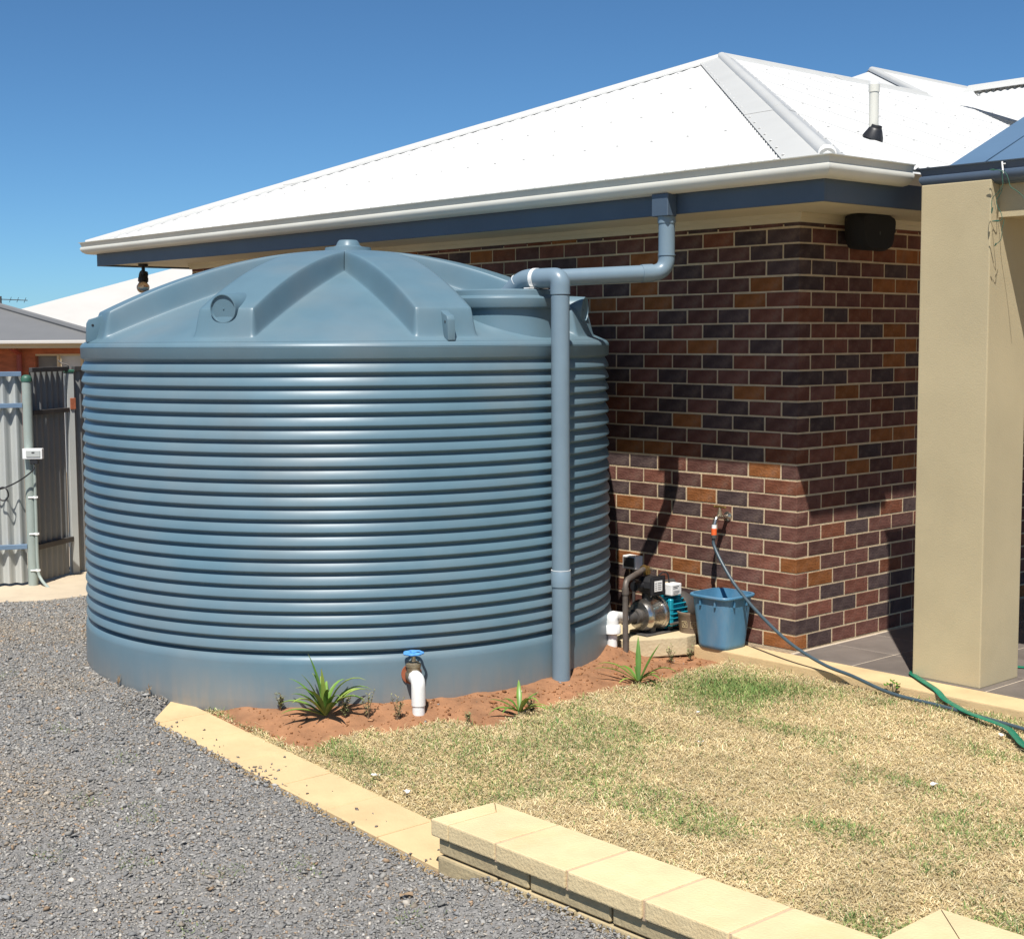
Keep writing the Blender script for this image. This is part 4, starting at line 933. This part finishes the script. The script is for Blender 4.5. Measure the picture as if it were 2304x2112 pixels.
C4 = np.where(isg[:,None], green, straw)*RNG.uniform(.84, 1.15, (n,1))*((1+.42*(vnoise(bx, by_, 3.5, 3, 6)-.5))*(1+.45*(vnoise(bx, by_, 17, 2, 12)-.5)))[:,None]
o = bulk('grass', V4, F4, C4.repeat(6, 0), 'grass'); o['kind'] = 'stuff'; o['label'] = 'mostly dry straw coloured lawn grass with green patches'

# ------------------------------------------------------------------ plants
def strap_leaves(name, base, spec, parent, mat='leaf', cols=((.085,.18,.028),(.14,.25,.04),(.22,.30,.055))):
    """spec: list of (azimuth, length, start elevation, droop, width)"""
    vs = []; fs = []; cc = []
    for (a, L, e, dr, w) in spec:
        p = Vector(base)+Vector((math.cos(a)*.008, math.sin(a)*.008, 0)); k = 9; c0 = Vector(random.choice(cols)); tw = random.uniform(-.4, .4); n0 = len(vs)
        for i in range(k+1):
            t = i/k; ee = e-dr*t*t; d = Vector((math.cos(a+tw*t*.4)*math.cos(ee), math.sin(a+tw*t*.4)*math.cos(ee), math.sin(ee)))
            sd1 = Vector((-math.sin(a), math.cos(a), 0)); up = d.cross(sd1); ww = w*(.55+.9*t if t < .4 else .91*(1-((t-.4)/.62)**1.6)+.02)*.5
            vs += [p-sd1*ww+up*ww*.5, p, p+sd1*ww+up*ww*.5]
            col = c0*(.75+.5*t)
            if t > .93: col = col.lerp(Vector((.35,.26,.10)), .5)
            cc += [col[:]]*3
            if i < k:
                q = n0+3*i; fs += [(q,q+1,q+4,q+3),(q+1,q+2,q+5,q+4)]
            p = p+d*(L/k)
    L0 = np.array(wloc(parent)); return bulk(name, np.array([v[:] for v in vs])-L0, np.array(fs), np.array(cc), mat, parent, True)
def strappy(label, base, n, Lr, er, w, seed, extra=()):
    random.seed(seed); r = E('strappy_plant', label, 'plant', base, 'young strappy plants in the soil bed')
    for i in range(n):
        a = i*2.4+random.uniform(-.3, .3)
        strap_leaves('leaf', base, [(a, random.uniform(*Lr), random.uniform(*er), random.uniform(.6, 2.1), w*random.uniform(.8, 1.15))], r)
    for s_ in extra: strap_leaves('leaf', base, [s_], r)
    return r
strappy('largest bushy strap-leaved plant in front of the tank', (-.745,-2.755,-.025), 16, (.16,.27), (.8,1.5), .031, 3,
        [(-.9,.25,1.45,.25,.03),(3.6,.31,1.4,.3,.032),(4.2,.24,1.25,.5,.03),(.7,.31,1.25,1.9,.03),(.9,.29,1.0,1.8,.03),(3.9,.24,.6,1.3,.03),(4.4,.22,.4,1.0,.03),(1.3,.27,.8,1.5,.03),(3.6,.21,.45,.9,.028)])
strappy('smallest flattened strap-leaved plant between the white valve elbow and the standpipe', (-.175,-1.985,-.035), 10, (.12,.19), (.35,1.2), .028, 5,
        [(3.6,.17,.5,.8,.017),(.6,.16,.6,1.6,.018)])
strappy('upright strap-leaved plant in front of the pump slab', (-.20,-1.10,-.03), 5, (.13,.19), (.3,.8), .027, 9,
        [(2.4,.24,1.3,.15,.034),(1.0,.23,1.1,.15,.034),(.4,.24,.75,1.7,.026),(3.7,.27,.7,1.6,.022),(4.1,.26,.55,.9,.018),(-.2,.19,.6,1.3,.026)])
def weed(label, base, h, n, seed, cols=((.24,.25,.10),(.32,.27,.14),(.18,.21,.08)), grp='small weeds along the tank foot'):
    random.seed(seed); r = E('weed', label, 'weed', base, grp); st = MB(); vs = []; fs = []; cc = []
    for i in range(n):
        a = random.uniform(0, 2*PI); l = random.uniform(.1, .45)*h; hh = h*1.35*random.uniform(.45, 1); b = Vector(base)
        q = b+Vector((math.cos(a)*l*.4, math.sin(a)*l*.4, hh*.55)); e_ = b+Vector((math.cos(a)*l, math.sin(a)*l, hh)); st.tube([b, q, e_], [.0016,.0013,.0007], 5)
        for j in range(26 if cols[0][0] < .3 else 4):
            t = random.uniform(.2, 1.0); p = b.lerp(q, t*2) if t < .5 else q.lerp(e_, t*2-1); aa = random.uniform(0, 2*PI); s_ = random.uniform(.004, .010)
            d = Vector((math.cos(aa), math.sin(aa), random.uniform(-.2, .9)))*s_*1.9; w_ = Vector((-math.sin(aa), math.cos(aa), 0))*s_*.45; k = len(vs)
            vs += [p, p+d*.5+w_, p+d, p+d*.5-w_]; fs.append((k,k+1,k+2,k+3)); cc += [tuple(Vector(random.choice(cols))*random.uniform(.7, 1.3))]*4
    st.build('stem', 'timber', r); stuff(bulk('leaves', np.array([v[:] for v in vs])-np.array(base), np.array(fs), np.array(cc), 'weed', r))
sz_ = lambda x, y: float(soil_z(np.array([x]), np.array([y]))[0])
for i, (lb, x, y, h, n) in enumerate((('tall thin weed at the tank foot just left of the valve', -.60,-2.60,.115,5), ('upright weed touching the left of the bronze valve', -.50,-2.50,.10,5),
        ('bushy low weed just right of the largest strappy plant', -.68,-2.68,.09,12), ('low weed left of the largest strappy plant against the tank', -.98,-2.86,.075,7),
        ('dry round weed behind the smallest strappy plant', -.18,-1.89,.08,12), ('thin weed growing in front of the pump slab', -.50,-.50,.085,6),
        ('second thin weed at the right end of the pump slab', -.46,-.38,.075,6), ('sparse weed in bare soil right of the white elbow pipe', -.24,-2.26,.055,5))):
    weed(lb, (x, y, sz_(x, y)), h, n, 20+i)
cl = E('clover_plant', 'small round-leaved green plant against the kerb near the hose', 'plant', (.86,-.30,-.04))
random.seed(4)
for i in range(6):
    a = i*1.05; c_ = Vector((.86+.03*math.cos(a)*(1+.4*(i % 2)), -.305+.018*math.sin(a), .0+.012*(i % 3))); vs = [(c_+Vector((.014*math.cos(t), .014*math.sin(t)*.8, .006*math.cos(t*2)))) [:] for t in [k*2*PI/10 for k in range(10)]]+[c_[:]]
    bulk('leaf', np.array(vs)-np.array(wloc(cl)), np.array([(k, (k+1) % 10, 10) for k in range(10)]), np.array([(.10,.19,.03)]*11), 'leaf', cl)
    MB().tube([(.86,-.30,-.05), c_], .0012, 5).build('stalk', 'wire', cl)
# dry tufts where gravel meets the tank
for i, (lb, a) in enumerate((('dry orange tuft at the tank foot farther from the sandy strip', -88), ('dry orange tuft at the tank foot nearer the sandy strip', -77.5))):
    x, y, _ = pol(a, TR+.04, 0); weed(lb, (x, y, float(gravel_z(x, y))), .055, 5, 60+i, ((.40,.24,.10),(.45,.30,.14)), 'dry tufts in the gravel by the tank')
# green specks in gravel
random.seed(12); vs = []; fs = []; cc = []
for (x, y) in ((-.55,-4.1),(-.35,-3.95),(.15,-4.25),(-1.4,-3.8),(.4,-4.0),(-.9,-3.75),(-2.6,-3.6),(.75,-4.35),(-.1,-4.45),(.55,-3.75),(-.2,-4.0),(1.2,-3.75)):
    for j in range(60):
        px_, py_ = x+random.gauss(0, .05), y+random.gauss(0, .04); a = random.uniform(0, 2*PI); s_ = random.uniform(.006, .014); z = float(gravel_z(px_, py_))+.006; k = len(vs)
        d = Vector((math.cos(a), math.sin(a), random.uniform(.1, 1)))*s_; w_ = Vector((-math.sin(a), math.cos(a), 0))*s_*.22; p = Vector((px_, py_, z))
        vs += [(p-w_)[:], (p+w_)[:], (p+d+w_*.2)[:], (p+d-w_*.2)[:]]; fs.append((k,k+1,k+2,k+3)); cc += [tuple(Vector((.13,.17,.06))*random.uniform(.7,1.3))]*4
o = bulk('gravel_weeds', np.array(vs), np.array(fs), np.array(cc), 'weed'); o['kind'] = 'stuff'; o['label'] = 'tiny green weeds sprouting through the gravel'

# ------------------------------------------------------------------ litter
def scrap(name, label, x, y, s_, mat='paper', cat='litter', grp='white paper scraps on the lawn', seed=0, zf=lawn_z, up=.034):
    random.seed(seed); z = float(zf(np.array([x]), np.array([y]))[0])+up; a = random.uniform(0, PI); n_ = 4; vs = []
    for i in range(n_):
        for j in range(3):
            u, v = (i/(n_-1)-.5)*s_, (j/2-.5)*s_*.6; vs.append((x+u*math.cos(a)-v*math.sin(a), y+u*math.sin(a)+v*math.cos(a), z+random.uniform(-.2, .3)*s_*.6))
    fs = [(i*3+j, i*3+j+1, (i+1)*3+j+1, (i+1)*3+j) for i in range(n_-1) for j in range(2)]
    vs2 = [(p[0], p[1], p[2]-.0012) for p in vs]; k = len(vs)
    o = MB().add(vs, fs).add(vs2, [f[::-1] for f in fs]).build(name, mat); tag(o, label, cat, grp)
scrap('paper_scrap', 'crumpled white paper scrap on the lawn above the sandy strip', -.015, -2.99, .038, seed=1)
scrap('paper_scrap', 'folded white paper scrap close to the end of the capped wall', .221, -3.0, .032, seed=2)
scrap('paper_scrap', 'small white paper scrap alone in the middle of the lawn', .82, -1.773, .026, seed=3)
scrap('paper_scrap', 'white paper scrap on the lawn at the right above the wall corner', 1.897, -1.57, .032, seed=4)
scrap('paper_scrap', 'tiny white paper scrap just below the green grass patch', .469, -1.39, .022, seed=5)
scrap('paper_scrap', 'white paper scrap beside the flat green hose', 1.695, -.69, .03, seed=6)
scrap('dry_leaf', 'curled brown dry leaf on the gravel in front of the capped wall', 1.02, -3.62, .05, 'timber', 'leaf', None, 7, gravel_z, .018)
